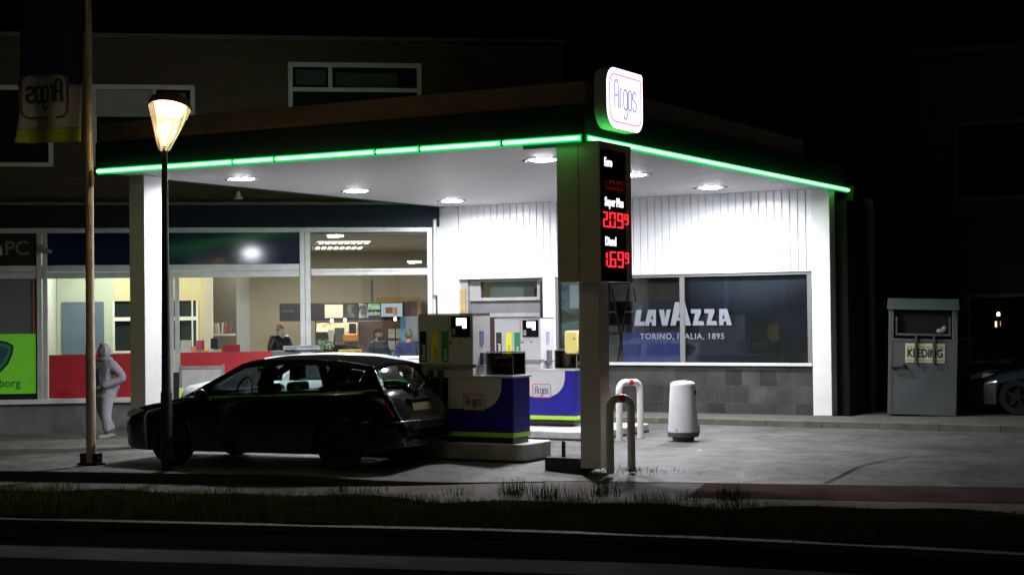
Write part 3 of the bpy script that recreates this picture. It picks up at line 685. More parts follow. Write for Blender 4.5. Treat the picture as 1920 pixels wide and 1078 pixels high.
for cx_ in (XA[1]+.155, XA[6]+.125): tri.prism([(cx_-.025, zb0+.12), (cx_+.025, zb0+.12), (cx_+.005, zb0+.22)], Y+.018, Y+.0195, 'y')
tri.prism([(XA[3]+.165, zb0+.15), (XA[3]+.275, zb0+.15), (XA[3]+.22, ztA-.1)], Y+.018, Y+.0195, 'y')
build('letter_counter', tri, mat('navy_counter', (.005, .007, .016), .6), sh, world=True)
q = text_mb('TORINO, ITALIA, 1895', .155, .002, .002, 1.02, 'CENTER', 1.12)
build('small_wordmark', front(q, (lz(1205)+lz(1351))/2, Y+.022, 1.49), LET, sh, world=True)
# faint picture on the right pane: a rocky shape
build('poster_picture', MB().prism([(-1.75, 1.06), (-1.6, 1.5), (-1.35, 1.9), (-1.15, 1.75), (-.95, 1.7), (-.8, 1.35), (-.6, 1.5), (-.48, 1.45), (-.48, 1.06)], Y+.094, Y+.0985, 'y'), mat('rocky_print', (.012, .0115, .011), .7, var=.5, vscale=5), sh, world=True)
# door recess
dr = build('door_frame', MB().box(-7.83, -7.66, Y+.05, Y+.25, -.0, 2.70).box(-5.99, -5.905, Y+.05, Y+.25, .0, 2.70).box(-7.655, -5.995, Y+.1, Y+.25, 2.66, 2.70)
           .box(-7.655, -5.995, Y+.12, Y+.24, 2.27, 2.335).box(-7.655, -7.40, Y+.12, Y+.24, 2.336, 2.658).box(-6.10, -5.995, Y+.12, Y+.24, 2.336, 2.658), GREYM, sh, world=True)
build('transom_pane', MB().box(-7.40, -6.10, Y+.16, Y+.165, 2.336, 2.658), GLASS, sh, world=True)
build('transom_backing', MB().box(-7.40, -6.10, Y+.5, Y+.51, 2.2, 2.8), mat('pale_green_wall', (.42, .48, .47), .8), sh, world=True)
build('air_unit', MB().box(-6.55, -6.3, Y+.38, Y+.49, 2.2, 2.53), mat('unit_grey', (.16, .17, .18), .6), sh, world=True)
build('door', MB().box(-7.655, -5.995, Y+.17, Y+.22, .1, 2.268), GREYD, sh, world=True)
build('door_panel', MB().box(-7.22, -6.15, Y+.155, Y+.168, .4, 1.93), mat('dark_brown_door', (.03, .015, .012), .4), sh, world=True)
build('door_panel_trim', MB().box(-7.26, -6.06, Y+.15, Y+.166, 1.94, 2.02).box(-6.14, -6.06, Y+.15, Y+.166, .4, 1.935), GREYM, sh, world=True)
build('door_gap', MB().box(-5.99, -5.93, Y+.03, Y+.048, .1, 2.64), BLACK, sh, world=True)
build('door_closer', MB().box(-7.6, -7.5, Y+.1, Y+.118, 1.6, 1.9), BLACK, sh, world=True)
build('interior_wall', MB().box(-5.6, .3, Y+1.6, Y+1.7, 0, 4.1), mat('dim_wall', (.10, .09, .085), .9), sh, world=True)
build('wood_panel', MB().box(-7.83, -7.70, Y+.02, Y+.045, 0, 2.5), mat('wood_strip', (.30, .20, .08), .6, var=.2), sh, world=True)
build('roof', MB().box(-5, .1, YB+.08, 18, 4.0, 4.3), DARK, sh, world=True)
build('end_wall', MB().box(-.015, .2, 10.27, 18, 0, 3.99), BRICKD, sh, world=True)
# ladders behind the glass
for x_, lb in ((-4.55, 'black step ladder leaning open behind the window left of the wordmark, left one'), (-4.1, 'black step ladder behind the window nearest the big wordmark')):
    t = thing('step_ladder', lb, 'ladder', (x_, Y+.24, 1.05), 0, 'step ladders behind the window')
    for s_ in (-1, 1): build('rail', MB().tube([(s_*.30, 0, 0), (s_*.05, 0, 1.42)], .02, 6), BLACK, t)
    build('rung', MB().box(-.13, .13, -.01, .01, .95, .98).box(-.2, .2, -.01, .01, .55, .58), BLACK, t)

# ================================================================== LEFT SHOPFRONT BUILDING (facade frame)
bl = thing('brick_building', 'two-storey brown brick building with long shopfront glazing', 'building', F1, FROT)
SL = -20
def wallwith(mb, x0, x1, z0, z1, holes, y0, y1):
    xs_ = sorted({x0, x1, *[h[0] for h in holes], *[h[1] for h in holes]}); zs_ = sorted({z0, z1, *[h[2] for h in holes], *[h[3] for h in holes]})
    for a, c in zip(xs_[:-1], xs_[1:]):
        for e, f in zip(zs_[:-1], zs_[1:]):
            mx_, mz_ = (a+c)/2, (e+f)/2
            if not any(h[0] < mx_ < h[1] and h[2] < mz_ < h[3] for h in holes): mb.box(a, c, y0, y1, e, f)
holes = [(-10.9, -7.69, 5.02, 6.63), (-6.94, -4.92, 5.02, 6.66), (-3.06, -.35, 5.4, 7.15)]
mb = MB(); wallwith(mb, SL, 2.6, 4.25, 7.6, holes, 0, .25)
build('upper_wall', mb, BRICK, bl)
build('roof_edge', MB().box(SL, 2.65, -.06, .3, 7.602, 7.68), mat('roof_trim', (.10, .09, .08), .6), bl)
build('shop_fascia', MB().box(SL, -.02, -.12, .2, 3.802, 4.245), NAVYF, bl)
build('fascia_trim', MB().box(SL, -.02, -.14, .2, 4.248, 4.30), mat('trim_brown', (.12, .10, .07), .7), bl)
build('side_wall', MB().box(2.35, 2.6, .26, 9, 4.25, 7.6), BRICK, bl)
# upper windows
def upwin(x0, x1, z0, z1, bars, rest):
    mb = MB().box(x0, x1, -.02, .08, z1-.09, z1).box(x0, x1, -.02, .08, z0, z0+.08).box(x0, x0+.09, -.02, .08, z0+.081, z1-.091).box(x1-.09, x1, -.02, .08, z0+.081, z1-.091)
    for a in bars: mb.box(*a)
    w_ = build('upper_window', mb, FRAMEW, bl)
    build('pane', MB().box(x0+.09, x1-.09, .03, .035, z0+.081, z1-.091), DGLASS, w_)
    for nm, bx, mm in rest: build(nm, MB().box(*bx), mm, w_)
CURT = mat('pale_curtain', (.30, .31, .30), .9, var=.1)
upwin(-10.9, -7.69, 5.02, 6.63, [], [])
upwin(-6.94, -4.92, 5.02, 6.66, [(-5.75, -5.68, -.015, .075, 5.1, 6.57)], [('curtain', (-6.84, -5.76, .018, .028, 6.02, 6.56), CURT), ('fanlight', (-5.6, -5.1, .018, .028, 6.0, 6.5), mat('fanlight_grey', (.16, .16, .15), .5))])
upwin(-3.06, -.35, 5.4, 7.15, [(-2.97, -.44, -.015, .075, 6.56, 6.64), (-2.25, -2.17, -.018, .078, 6.641, 7.059)],
      [('curtain', (-2.9, -2.3, .02, .028, 6.7, 7.0), mat('dim_curtain', (.06, .07, .07), .9)), ('curtain', (-2.1, -.85, .02, .028, 6.66, 6.95), mat('dim_curtain_green', (.05, .065, .06), .9))])
# shopfront frames
ZT, ZM0, ZM1, ZS0, ZS1 = 3.80, 2.82, 3.04, .33, .42
def vbar(mb, x0, x1, z0=ZS1, z1=3.70): mb.box(x0, x1, -.05, .05, z0, z1)
mb = MB().box(SL, -.16, -.04, .06, 3.70, ZT)
mb.box(SL, -2.87, -.035, .055, 2.93, 3.06).box(SL, -2.87, -.03, .05, 2.80, 2.925)
mb.box(-2.63, -.20, -.035, .055, 2.905, 2.955).box(-2.63, -.20, -.03, .05, 2.82, 2.90)
for a, c in ((-8.02, -7.93), (-7.91, -7.82), (-2.86, -2.765), (-2.755, -2.65)): vbar(mb, a, c)
mb.box(-5.45, -5.37, -.05, .05, ZS1, 2.80).box(-5.35, -5.26, -.045, .05, ZS1, 2.80)
vbar(mb, -.27, -.17)
for a in (-12.2, -16.4): vbar(mb, a, a+.12)
build('shopfront_frame', mb, FRAME, bl, bevel=.004)
build('corner_flashing', MB().box(-.16, -.11, -.05, .0, 1.0, 3.9).box(-.09, -.05, -.05, .0, 2.6, 3.9), FRAME, bl)
build('drainpipe', MB().tube([(-.12, -.09, 2.4), (-.12, -.09, 3.95)], .05, 12), FRAME, bl, smooth=True)
build('shop_sill', MB().box(SL, -.02, -.09, .06, ZS0, ZS1), FRAMEW, bl, bevel=.006)
build('base_wall', MB().box(SL, -.02, -.0, .2, -.4, ZS0-.002), BASEW, bl)
build('sign_panel', MB().prism([(.0, 3.061), (.02, 3.061), (.046, 3.70), (.027, 3.70)], -7.82, -2.86, 'x'), NAVYG, bl)
GL2 = MB().box(-7.82, -5.45, .0, .005, ZS1, 2.80).box(-5.26, -2.86, .0, .005, ZS1, 2.80).box(-2.65, -.27, .0, .005, ZS1, 2.82).prism([(.0, 2.956), (.005, 2.956), (.032, 3.70), (.027, 3.70)], -2.65, -.27, 'x')
build('shop_glass', GL2, GLASS, bl)
REDP = mat('red_window_film', (.40, .012, .02), .5, var=.1)
build('red_panel', MB().box(-7.80, -5.46, -.008, -.001, .43, 1.29).box(-5.25, -3.42, -.008, -.001, .43, 1.30), REDP, bl)
# room behind the glass
rp = [(-7.95, .08), (0, .08), (2.5, -1.6), (2.5, 9.2), (-7.95, 9.2)]
WALLB = mat('beige_wall', (.42, .38, .30), .85, var=.06, vscale=1.2)
build('shop_floor', MB().prism(rp, .0, .1, 'z'), mat('tile_floor', (.25, .24, .22), .4), bl)
build('shop_ceiling', MB().prism(rp, 3.665, 3.78, 'z'), mat('ceiling_tiles', (.42, .42, .38), .8, var=.05), bl)
build('back_wall', MB().box(-7.95, 2.6, 9.21, 9.3, 0, 3.72), WALLB, bl)
build('right_wall', MB().box(2.51, 2.6, -1.5, 9.2, 0, 3.72), WALLB, bl)
build('left_wall', MB().box(-8.0, -7.95, .09, 9.2, 0, 3.72), mat('pale_wall', (.6, .62, .58), .8), bl)
PG = mat('pale_green_partition', (.50, .55, .44), .8, var=.04)
PY = mat('cream_partition', (.62, .56, .34), .8, var=.04)
D1 = 2.4
def fb(px0, px1, py0, py1, d, th=.04):        # a box facing the street covering the given picture span at depth d in the shop
    s0, zt_ = fc(px0, (py0+py1)/2, d); s1, _ = fc(px1, (py0+py1)/2, d); m_ = (px0+px1)/2
    z1_ = fc(m_, py0, d)[1]; z0_ = fc(m_, py1, d)[1]
    return (s0, s1, d, d+th, z0_, z1_)
s200 = fc(200, 600, D1)[0]; s216 = fc(215, 600, D1)[0]; s368 = fc(368, 600, D1)[0]; s386 = fc(383, 600, D1)[0]
zw1 = fc(290, 564, D1)[1]; zw0 = fc(290, 657, D1)[1]
build('partition', MB().box(-7.94, s216, D1, D1+.08, .1, 3.66), PG, bl)
mb = MB().box(s216, s386, D1, D1+.08, zw1, 3.66).box(s216, s386, D1, D1+.08, .1, zw0).box(s368, s386, D1, D1+.08, zw0, zw1)
build('partition', mb, PY, bl)
build('partition_end', MB().box(s386+.002, s386+.16, D1-.1, D1+.9, .1, 3.66), mat('white_door_edge', (.6, .58, .5), .7), bl)
b_ = fb(116, 195, 566, 700, D1-.03); build('inner_door', MB().box(b_[0], b_[1], D1-.03, D1-.003, .1, b_[5]), mat('blue_grey_door', (.12, .16, .22), .6, var=.05), bl)
mb = MB(); mb.box(s216-.04, s368+.04, D1-.03, D1-.002, zw0-.04, zw0).box(s216, s368, D1-.03, D1+.02, fc(300, 601, D1)[1], fc(300, 594, D1)[1]).box(s216-.04, s216, D1-.03, D1-.002, zw0, zw1).box(s368, s368+.04, D1-.03, D1-.002, zw0, zw1)
sm_ = fc(362, 600, D1)[0]; mb.box(sm_-.03, sm_, D1-.025, D1+.02, zw0, zw1)
build('inner_window_frame', mb, PAPER, bl)
build('inner_window', MB().box(s216, s368, D1+.05, D1+.055, zw0, zw1), mat('night_glass', (.02, .03, .03), .08), bl)
b_ = fb(443, 467, 400, 700, 1.6, .22); build('shop_pillar', MB().box(b_[0], b_[1], 1.6, 1.85, .1, 3.66), mat('white_pillar', (.6, .6, .6), .7), bl)
b_ = fb(400, 443, 400, 700, 4.4); build('rear_partition', MB().box(b_[0]-.3, b_[1]+.2, 4.4, 4.5, .1, 3.66), mat('dim_grey_wall', (.16, .15, .12), .9), bl)
b_ = fb(682, 696, 524, 570, 9.1); build('pipe_casing', MB().box(b_[0], b_[1], 9.08, 9.2, b_[4], b_[5]), mat('casing_grey', (.30, .30, .26), .7), bl)
# ---- things in the shop, one by one
def shopthing(name, lb, cat, bx, m_, bevel=0, group=None):
    cxm = (bx[0]+bx[1])/2; P = fworld(cxm, bx[2], bx[4]); w2 = (bx[1]-bx[0])/2
    o_ = build(name, MB().box(-w2, w2, 0, bx[3]-bx[2], 0, bx[5]-bx[4]), m_, bevel=bevel); o_.location = P; o_.rotation_euler = (0, 0, FROT)
    return tag(o_, lb, cat, group)
def sub(o_, name, x0, x1, y0, y1, z0, z1, m_): return build(name, MB().box(x0, x1, y0, y1, z0, z1), m_, o_)
DK = mat('menu_black', (.014, .014, .02), .5, emit=(.1, .1, .13), estr=.01)
mbd = shopthing('menu_board', 'long dark menu board with lit panels above the shop counter', 'menu board', fb(524, 782, 568, 601, 7.5), DK)
w2 = mbd.dimensions.x/2
def onboard(nm, px0, px1, py0, py1, m_, dy=.01):
    b2 = fb(px0, px1, py0, py1, 7.5); q = fb(524, 782, 568, 601, 7.5); c_ = (q[0]+q[1])/2
    return sub(mbd, nm, b2[0]-c_, b2[1]-c_, -dy, -.002, b2[4]-q[4], b2[5]-q[4], m_)
onboard('blank_panel', 609, 643, 571, 596, mat('beige_panel', (.5, .46, .38), .7, emit=(.7, .62, .5), estr=.25))
onboard('photo_panel', 645, 670, 571, 596, filmmat('menu_photo', [(.4, (.02, .02, .02)), (.6, (.12, .12, .11))], 3, 5, 1, 1, .3))
onboard('photo_panel', 673, 690, 569, 596, filmmat('menu_photo_grey', [(.4, (.04, .04, .05)), (.6, (.30, .32, .30))], 6, 5, 1, 1, .4))
gpn = onboard('green_panel', 691, 712, 569, 581, mat('green_panel', (.05, .18, .06), .6, emit=(.1, .35, .12), estr=.5))
q = fb(524, 782, 568, 601, 7.5); c0 = (q[0]+q[1])/2
for word, py in (('Punto', 579), ('panino', 591)):
    s_, z_ = fc(702, py, 7.5); tx = text_mb(word, .17, .002, .003, .78); build('menu_word', front(tx, s_-c0, -.014, z_-q[4]), emat('menu_white_letters', (.8, .85, .8), .8), mbd)
s_, z_ = fc(539, 585, 7.5); tx = text_mb('LAVAZZA', .07, .002, .001); build('menu_word', front(tx, s_-c0, -.014, z_-q[4]), emat('menu_dim_letters', (.6, .65, .8), .35), mbd)
tv = shopthing('television', 'wall television showing a pale picture at the right of the menu board', 'television', fb(713, 756, 567, 595, 7.42), BLACK)
tq = fb(713, 756, 567, 595, 7.42); W2 = (tq[1]-tq[0])/2; TH = tq[5]-tq[4]
sub(tv, 'screen', -W2+.02, W2-.02, -.006, -.001, .02, TH-.02, emat('tv_pale', (.55, .68, .72), .75))
sub(tv, 'screen_picture', -W2*.55, W2*.1, -.010, -.007, .10, TH-.12, emat('tv_orange', (.45, .22, .13), .5))
sub(tv, 'screen_picture', W2*.15, W2*.5, -.010, -.007, .06, TH-.12, emat('tv_orange_light', (.7, .35, .2), .6))
shopthing('wood_panel', 'brown wooden wall panel behind the television', 'wall panel', fb(706, 790, 557, 600, 8.8), mat('warm_wood', (.30, .19, .07), .6, var=.2))
shopthing('dark_cupboard', 'dark cupboard right of the television', 'cupboard', fb(757, 782, 565, 600, 7.45), mat('cupboard_dark', (.05, .035, .03), .6))
bc = shopthing('back_counter', 'warm lit coffee back counter under the menu board', 'counter', fb(592, 672, 601, 690, 6.6, .4), mat('counter_black', (.02, .018, .018), .4), .01)
cbx = fb(592, 672, 601, 690, 6.6, .4); W2 = (cbx[1]-cbx[0])/2; TH = cbx[5]-cbx[4]
sub(bc, 'lit_backsplash', -W2+.02, W2-.02, -.012, -.002, TH-.35, TH-.05, filmmat('warm_backsplash', [(.35, (.10, .06, .03)), (.5, (.5, .38, .22)), (.65, (.8, .68, .48))], 2.2, 3, 1, 1, .9))
for i, (px0, px1, py0, py1, m_) in enumerate([(593, 615, 622, 640, BLACK), (616, 626, 618, 640, GREYM), (628, 646, 614, 645, mat('machine_grey', (.06, .06, .07), .3)), (655, 668, 606, 628, BLACK)]):
    shopthing('coffee_machine', ['black coffee machine at the left of the lit back counter', 'narrow grey dispenser on the lit back counter', 'wide dark coffee machine in the middle of the lit back counter', 'black grinder standing highest on the lit back counter'][i], 'coffee machine', fb(px0, px1, py0, py1, 6.3, .25), m_, .01)
shopthing('brown_shelf', 'dark brown wall shelf unit behind the man in the black jacket', 'shelf', fb(673, 752, 602, 660, 7.0, .1), mat('dark_brown_shelf', (.045, .02, .015), .5, var=.3, vscale=5))
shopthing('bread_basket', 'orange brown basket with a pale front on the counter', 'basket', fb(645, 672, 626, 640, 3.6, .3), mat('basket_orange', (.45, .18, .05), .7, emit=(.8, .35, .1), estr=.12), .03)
yd = shopthing('counter_display', 'pale counter display with a yellow top edge', 'display', fb(637, 678, 660, 690, 3.0, .3), mat('display_pale', (.5, .48, .34), .6))
yb = fb(637, 678, 660, 690, 3.0, .3); W2 = (yb[1]-yb[0])/2; sub(yd, 'yellow_edge', -W2-.01, W2+.01, -.02, .3, yb[5]-yb[4]+.002, yb[5]-yb[4]+.05, mat('display_yellow', (.7, .5, .05), .5))
pd = shopthing('poster_stand', 'white poster stand with an orange top between the two customers', 'poster', fb(713, 733, 664, 690, 2.6), mat('poster_white', (.65, .62, .55), .6))
yb = fb(713, 733, 664, 690, 2.6); W2 = (yb[1]-yb[0])/2; sub(pd, 'orange_edge', -W2, W2, -.01, .04, yb[5]-yb[4]+.002, yb[5]-yb[4]+.04, mat('orange_edge', (.7, .3, .03), .5))
mr_ = thing('magazine_rack', 'wire rack of pale cards and magazines near the right window', 'rack', fworld(fc(749, 650, 2.9)[0], 2.9, .1), FROT)
zt_ = fc(749, 615, 2.9)[1]-.1
build('rack_frame', MB().tube([(0, .1, 0), (0, .1, zt_)], .015, 8), STEEL, mr_)
for i in range(3):
    for j in range(4):
        z_ = zt_-.22-j*.26; x_ = -.17+i*.17
        pk = build('pocket', MB().box(x_-.07, x_+.07, .0, .03, z_, z_+.2), mat('card_pale', (random.uniform(.4, .6), random.uniform(.45, .62), random.uniform(.4, .55)), .6, var=.2, vscale=9), mr_)
wb = shopthing('white_banner', 'white banner with a blue side hanging by the right window post', 'banner', fb(761, 783, 593, 640, 1.6), mat('banner_white', (.6, .6, .68), .7))
yb = fb(761, 783, 593, 640, 1.6); W2 = (yb[1]-yb[0])/2; sub(wb, 'blue_side', -W2-.11, -W2-.002, 0, .03, .02, yb[5]-yb[4], mat('banner_blue', (.15, .35, .5), .7))
shopthing('lower_counter', 'pale grey counter beside the bearded man', 'counter', fb(506, 565, 658, 700, 1.2, .5), mat('counter_grey', (.35, .36, .36), .6))
# small goods on the ledge behind the red film
goods = [(338, 358, 638, 661, (.75, .78, .7), 'white carton on the ledge nearest the window post'), (359, 369, 650, 661, (.9, .3, .05), 'orange snack box on the ledge'),
         (367, 383, 638, 656, (.6, .03, .08), 'crimson card box standing on the ledge'), (370, 379, 655, 662, (.3, .25, .3), 'small grey packet on the ledge'),
         (380, 392, 656, 662, (.8, .5, .03), 'flat yellow packet on the ledge'), (397, 408, 656, 662, (.25, .5, .65), 'flat pale blue packet on the ledge'),
         (409, 415, 655, 662, (.75, .5, .05), 'small amber packet on the ledge'), (418, 450, 646, 663, (.40, .015, .04), 'wide dark red box on the ledge by the white pillar')]
for px0, px1, py0, py1, c_, lb in goods:
    shopthing('goods_box', lb, 'goods box', fb(px0, px1, py0, py1, .3, .12), mat('goods', c_, .5, var=.12, vscale=12), .006, 'goods on the window ledge')
sbx = shopthing('window_ledge', 'long ledge behind the red window film carrying small goods', 'ledge', fb(338, 505, 662, 666, .2, .5), PAPER)
shf = thing('book_shelf', 'small wall shelf of leaning books behind the window', 'shelf', fworld(fc(415, 620, 3.2)[0], 3.2, fc(415, 626, 3.2)[1]), FROT)
build('shelf_board', MB().box(-.34, .3, 0, .25, -.04, 0), PAPER, shf)
for i in range(9):
    x_ = -.3+i*.06+random.uniform(-.01, .01); h_ = random.uniform(.2, .29)
    c_ = random.choice([(.7, .65, .55), (.75, .72, .68), (.55, .2, .1), (.3, .12, .2), (.7, .6, .5)])
    build('book', MB().box(x_, x_+.04, .02, .2, 0.002, h_).xf(Matrix.Translation((x_, 0, 0)) @ Matrix.Rotation(R(-8 if i < 5 else 3), 4, 'Y') @ Matrix.Translation((-x_, 0, 0))), mat('book_cover', c_, .6), shf)
shopthing('dark_device', 'black leaning screen under the book shelf', 'screen', fb(395, 408, 634, 654, 1.5, .05), BLACK)
bq = thing('bouquet', 'wrapped bouquet with green leaves standing on the counter', 'bouquet', fworld(fc(611, 655, 1.6)[0], 1.6, fc(611, 656, 1.6)[1]), FROT)
mb = MB()
for i in range(150):
    a = random.uniform(0, 6.28); r_ = random.random()**.5*.17; h_ = random.uniform(.02, .26)*(1-r_*2); P = Vector((r_*math.cos(a), r_*math.sin(a)*.6, h_)); s_ = .03
    mb.add([P+Vector((random.uniform(-s_, s_), random.uniform(-s_, s_), random.uniform(-s_, s_))) for _ in range(3)], [(0, 1, 2)])
mbw = build('leaves', mb, mat('bouquet_green', (.18, .35, .12), .5, var=.3, vscale=20), bq)
mb = MB()
for i in range(50):
    a = random.uniform(0, 6.28); r_ = random.random()**.5*.18; P = Vector((r_*math.cos(a), r_*math.sin(a)*.6, random.uniform(.02, .2))); s_ = .03
    mb.add([P+Vector((random.uniform(-s_, s_), random.uniform(-s_, s_), random.uniform(-s_, s_))) for _ in range(3)], [(0, 1, 2)])
build('flowers', mb, mat('bouquet_white', (.75, .8, .75), .5), bq)
# ceiling panel light and spot bulbs
def room_light(s0, s1, d0, d1, z_, pw_, colr, lb, name='panel_light', estr=6):
    t_ = thing(name, lb, 'ceiling light', fworld((s0+s1)/2, (d0+d1)/2, z_), FROT, 'ceiling lights in the shop')
    w_, h_ = (s1-s0)/2, (d1-d0)/2
    build('housing', MB().box(-w_, w_, -h_, h_, -.01, .015), FRAMEW, t_)
    for y_ in (-h_*.72, h_*.72): build('tube', MB().box(-w_+.04, w_-.04, y_-h_*.24, y_+h_*.24, -.022, -.012), emat('panel_tube', colr, estr), t_)
    mb_ = MB()
    for i in range(9): x_ = -w_+.05+i*(2*w_-.1)/8; mb_.box(x_-.02, x_+.02, -h_+.03, h_-.03, -.05, -.024)
    build('louvre', mb_, STEEL, t_)
    L_ = bpy.data.lights.new('panel_lamp', 'AREA'); L_.shape = 'RECTANGLE'; L_.size = 2*w_; L_.size_y = 2*h_; L_.energy = pw_; L_.color = colr
    lo = bpy.data.objects.new('panel_lamp', L_); COL.objects.link(lo); lo.parent = t_; lo.location = (0, 0, -.07)
s0, _ = fc(592, 457, 3.2); s1, _ = fc(697, 457, 3.2)
room_light(s0, s1, 2.9, 7.0, 3.655, 225, (1, .94, .82), 'louvred ceiling light seen through the upper right shop window', estr=5)
room_light(-4.4, -3.2, 3.6, 5.8, 3.655, 115, (1, .93, .80), 'louvred ceiling light over the bearded man')
room_light(-7.2, -6.2, .8, 1.5, 3.655, 72, (.97, 1, .86), 'bright ceiling light in the cream office behind the flagpole', estr=8)
room_light(-5.6, -4.9, .9, 1.5, 3.655, 36, (1, .92, .62), 'warm ceiling light behind the lamp post')
for px, py, lb in ((622, 601, 'small warm spot bulb at the left over the lit counter'), (647, 600, 'small warm spot bulb at the middle over the lit counter'), (741, 598, 'small warm spot bulb beside the white banner')):
    P = fworld(fc(px, py, 6.5)[0], 6.5, fc(px, py, 6.5)[1]); o_ = build('spot_bulb', MB().ell((0, 0, 0), .035, .035, .045, 10, 8), emat('bulb', (1, .8, .5), 14), smooth=True); o_.location = P
    tag(o_, lb, 'spot light', 'spot bulbs over the counter')
# reception of the neighbouring computer shop (left edge)
pc = thing('computer_shop_sign', 'dark shop sign with dim olive letters at the left edge', 'sign', fworld(-8.6, 0), FROT)
def sx(px): return fc(px, 465)[0]+8.6
build('panel', MB().box(-3.4, -8.03+8.6, -.01, .02, 3.065, 3.70), mat('sign_black', (.012, .012, .006), .3), pc)
z0 = fc(35, 478)[1]
q = text_mb('PC', .40, .004, .004, .98, 'LEFT'); build('letters', front(q, sx(8), -.014, z0), mat('olive_letters', (.14, .16, .06), .5), pc)
q = text_mb('n', .42, .004, .008, 1, 'RIGHT'); build('letters', front(q, sx(6), -.014, z0), mat('grey_letters', (.30, .32, .33), .5), pc)
build('roller_blind', MB().box(-3.4, fc(60, 560)[0]+8.6, .03, .04, 1.68, 2.80), mat('grey_blind', (.12, .115, .13), .8, var=.08), pc)
build('orange_strip', MB().box(fc(61, 560)[0]+8.6, fc(66, 560)[0]+8.6, .0, .03, 1.7, 2.8), mat('orange_strip', (.30, .12, .05), .6), pc)
build('lower_void', MB().box(-3.4, .56, .03, .04, .42, .56), BLACK, pc)
gpst = thing('green_poster', 'bright green window poster with a shield emblem and lettering', 'poster', fworld(-8.6, -.0), FROT)
build('sheet', MB().box(-1.6, fc(67, 680)[0]+8.6, -.01, .028, fc(30, 738)[1], fc(30, 626)[1]), mat('poster_green', (.10, .36, .015), .5, var=.06, emit=(.1, .4, .02), estr=.35), gpst)
def shp(pts): return [(fc(px, py)[0]+8.6, fc(px, py)[1]) for px, py in pts]
build('shield', MB().prism(shp([(-22, 640), (0, 638), (14, 641), (26, 648), (24, 663), (16, 682), (2, 697), (-14, 706), (-34, 690), (-44, 650)]), -.016, -.011, 'y'), mat('shield_dark', (.01, .05, .04), .5), gpst)
build('shield_ring', MB().prism(shp([(-22, 645), (0, 643), (12, 645), (21, 650), (19, 662), (12, 679), (0, 692), (-14, 698), (-30, 686), (-38, 653)]), -.020, -.017, 'y'), mat('shield_green', (.05, .25, .08), .5), gpst)
build('shield_field', MB().prism(shp([(-22, 650), (0, 648), (9, 650), (16, 654), (14, 663), (7, 676), (0, 687), (-14, 692), (-26, 682), (-33, 656)]), -.024, -.021, 'y'), mat('shield_blue', (.02, .10, .14), .5), gpst)
q = text_mb('rborg', .235, .002, .001, .95, 'RIGHT'); build('lettering', front(q, fc(39, 725)[0]+8.6, -.014, fc(20, 725)[1]), mat('dark_green_letters', (.01, .06, .03), .5), gpst)
# security camera on the frame
t = thing('security_camera', 'small grey security camera on the frame between the two shops', 'camera', fworld(fc(85, 468)[0], -.1, fc(85, 468)[1]), FROT)
build('bracket', MB().tube([(-.12, .05, .02), (-.05, -.05, .03), (.02, -.1, .0)], .018, 8).box(-.15, -.02, .0, .05, -.06, .1), STEEL, t)
build('camera_body', MB().box(-.12, .16, -.15, -.06, -.05, .03).xf(Matrix.Rotation(R(18), 4, 'Y')), mat('camera_grey', (.16, .16, .16), .4), t, bevel=.01)
t = thing('vent_pipe', 'thin white pipe end under the dark fascia above the shopfront', 'pipe', fworld(fc(447, 370)[0], -.2, fc(447, 375)[1]), FROT)
build('cowl', MB().lathe([(.09, 0), (.09, .03), (.05, .06), (.03, .16)], 14), FRAMEW, t); build('fixing', MB().box(-.015, .015, .03, .2, .12, .15), STEEL, t)
# items outside in front of the shopfront
def gnd(px, py, z=-.1): return gp(px, py, z)
P = fworld(fc(378, 700, -1.3)[0], -1.3, -.22)
rk = thing('steel_rack', 'grey metal display rack in front of the red window film', 'rack', P, FROT)
zt_ = fc(378, 684, -1.3)[1]+.22; w2 = (fc(422, 700, -1.3)[0]-fc(336, 700, -1.3)[0])/2
build('post', MB().box(-w2, -w2+.06, 0, .05, 0, zt_), STEEL, rk); build('post', MB().box(w2-.05, w2, 0, .05, 0, zt_), STEEL, rk)
build('board', MB().box(-w2+.062, w2-.052, .01, .04, .3, zt_-.09), mat('board_grey', (.38, .38, .38), .5, var=.1), rk)
build('top_rail', MB().box(-w2+.062, w2-.052, .0, .05, zt_-.08, zt_-.02), STEEL, rk)
P = fworld(fc(331, 720, -1.6)[0], -1.6, -.22)
ts = thing('card_stand', 'black stand with a white card beside the grey rack', 'stand', P, FROT)
zt_ = fc(331, 690, -1.6)[1]+.22
build('stand_body', MB().box(-.06, .05, 0, .08, 0, zt_-.08), BLACK, ts); build('card', MB().box(-.05, .05, -.02, -.005, zt_-.13, zt_).xf(Matrix.Rotation(R(-8), 4, 'Y')), PAPER, ts)
P = fworld(fc(341, 737, -2.0)[0], -2.0, -.22)
hb = thing('hazard_post', 'lime and white striped hazard marker behind the black car bonnet', 'marker', P, FROT)
zt_ = fc(341, 727, -2.0)[1]+.22
build('board', MB().box(-.05, .05, 0, .02, 0, zt_), mat('hazard_white', (.6, .65, .55), .5), hb)
build('stripe', MB().prism([(-.05, zt_-.12), (.05, zt_-.05), (.05, zt_-.1), (-.05, zt_-.17)], -.004, -.001, 'y').prism([(-.05, zt_-.02), (.0, zt_), (.05, zt_), (-.05, zt_-.07)], -.004, -.001, 'y'), LIME, hb)
P = fworld(fc(770, 672, -1.2)[0], -1.2, -.2)
ic = thing('freezer_chest', 'low white chest standing outside the right shop window', 'freezer', P, FROT)
zt_ = fc(770, 668, -1.2)[1]+.2
build('body', MB().box(-.17, .5, 0, .5, 0, zt_-.06), WHITEP, ic, bevel=.02); build('lid', MB().box(-.18, .51, -.01, .51, zt_-.055, zt_), WHITE, ic, bevel=.015)

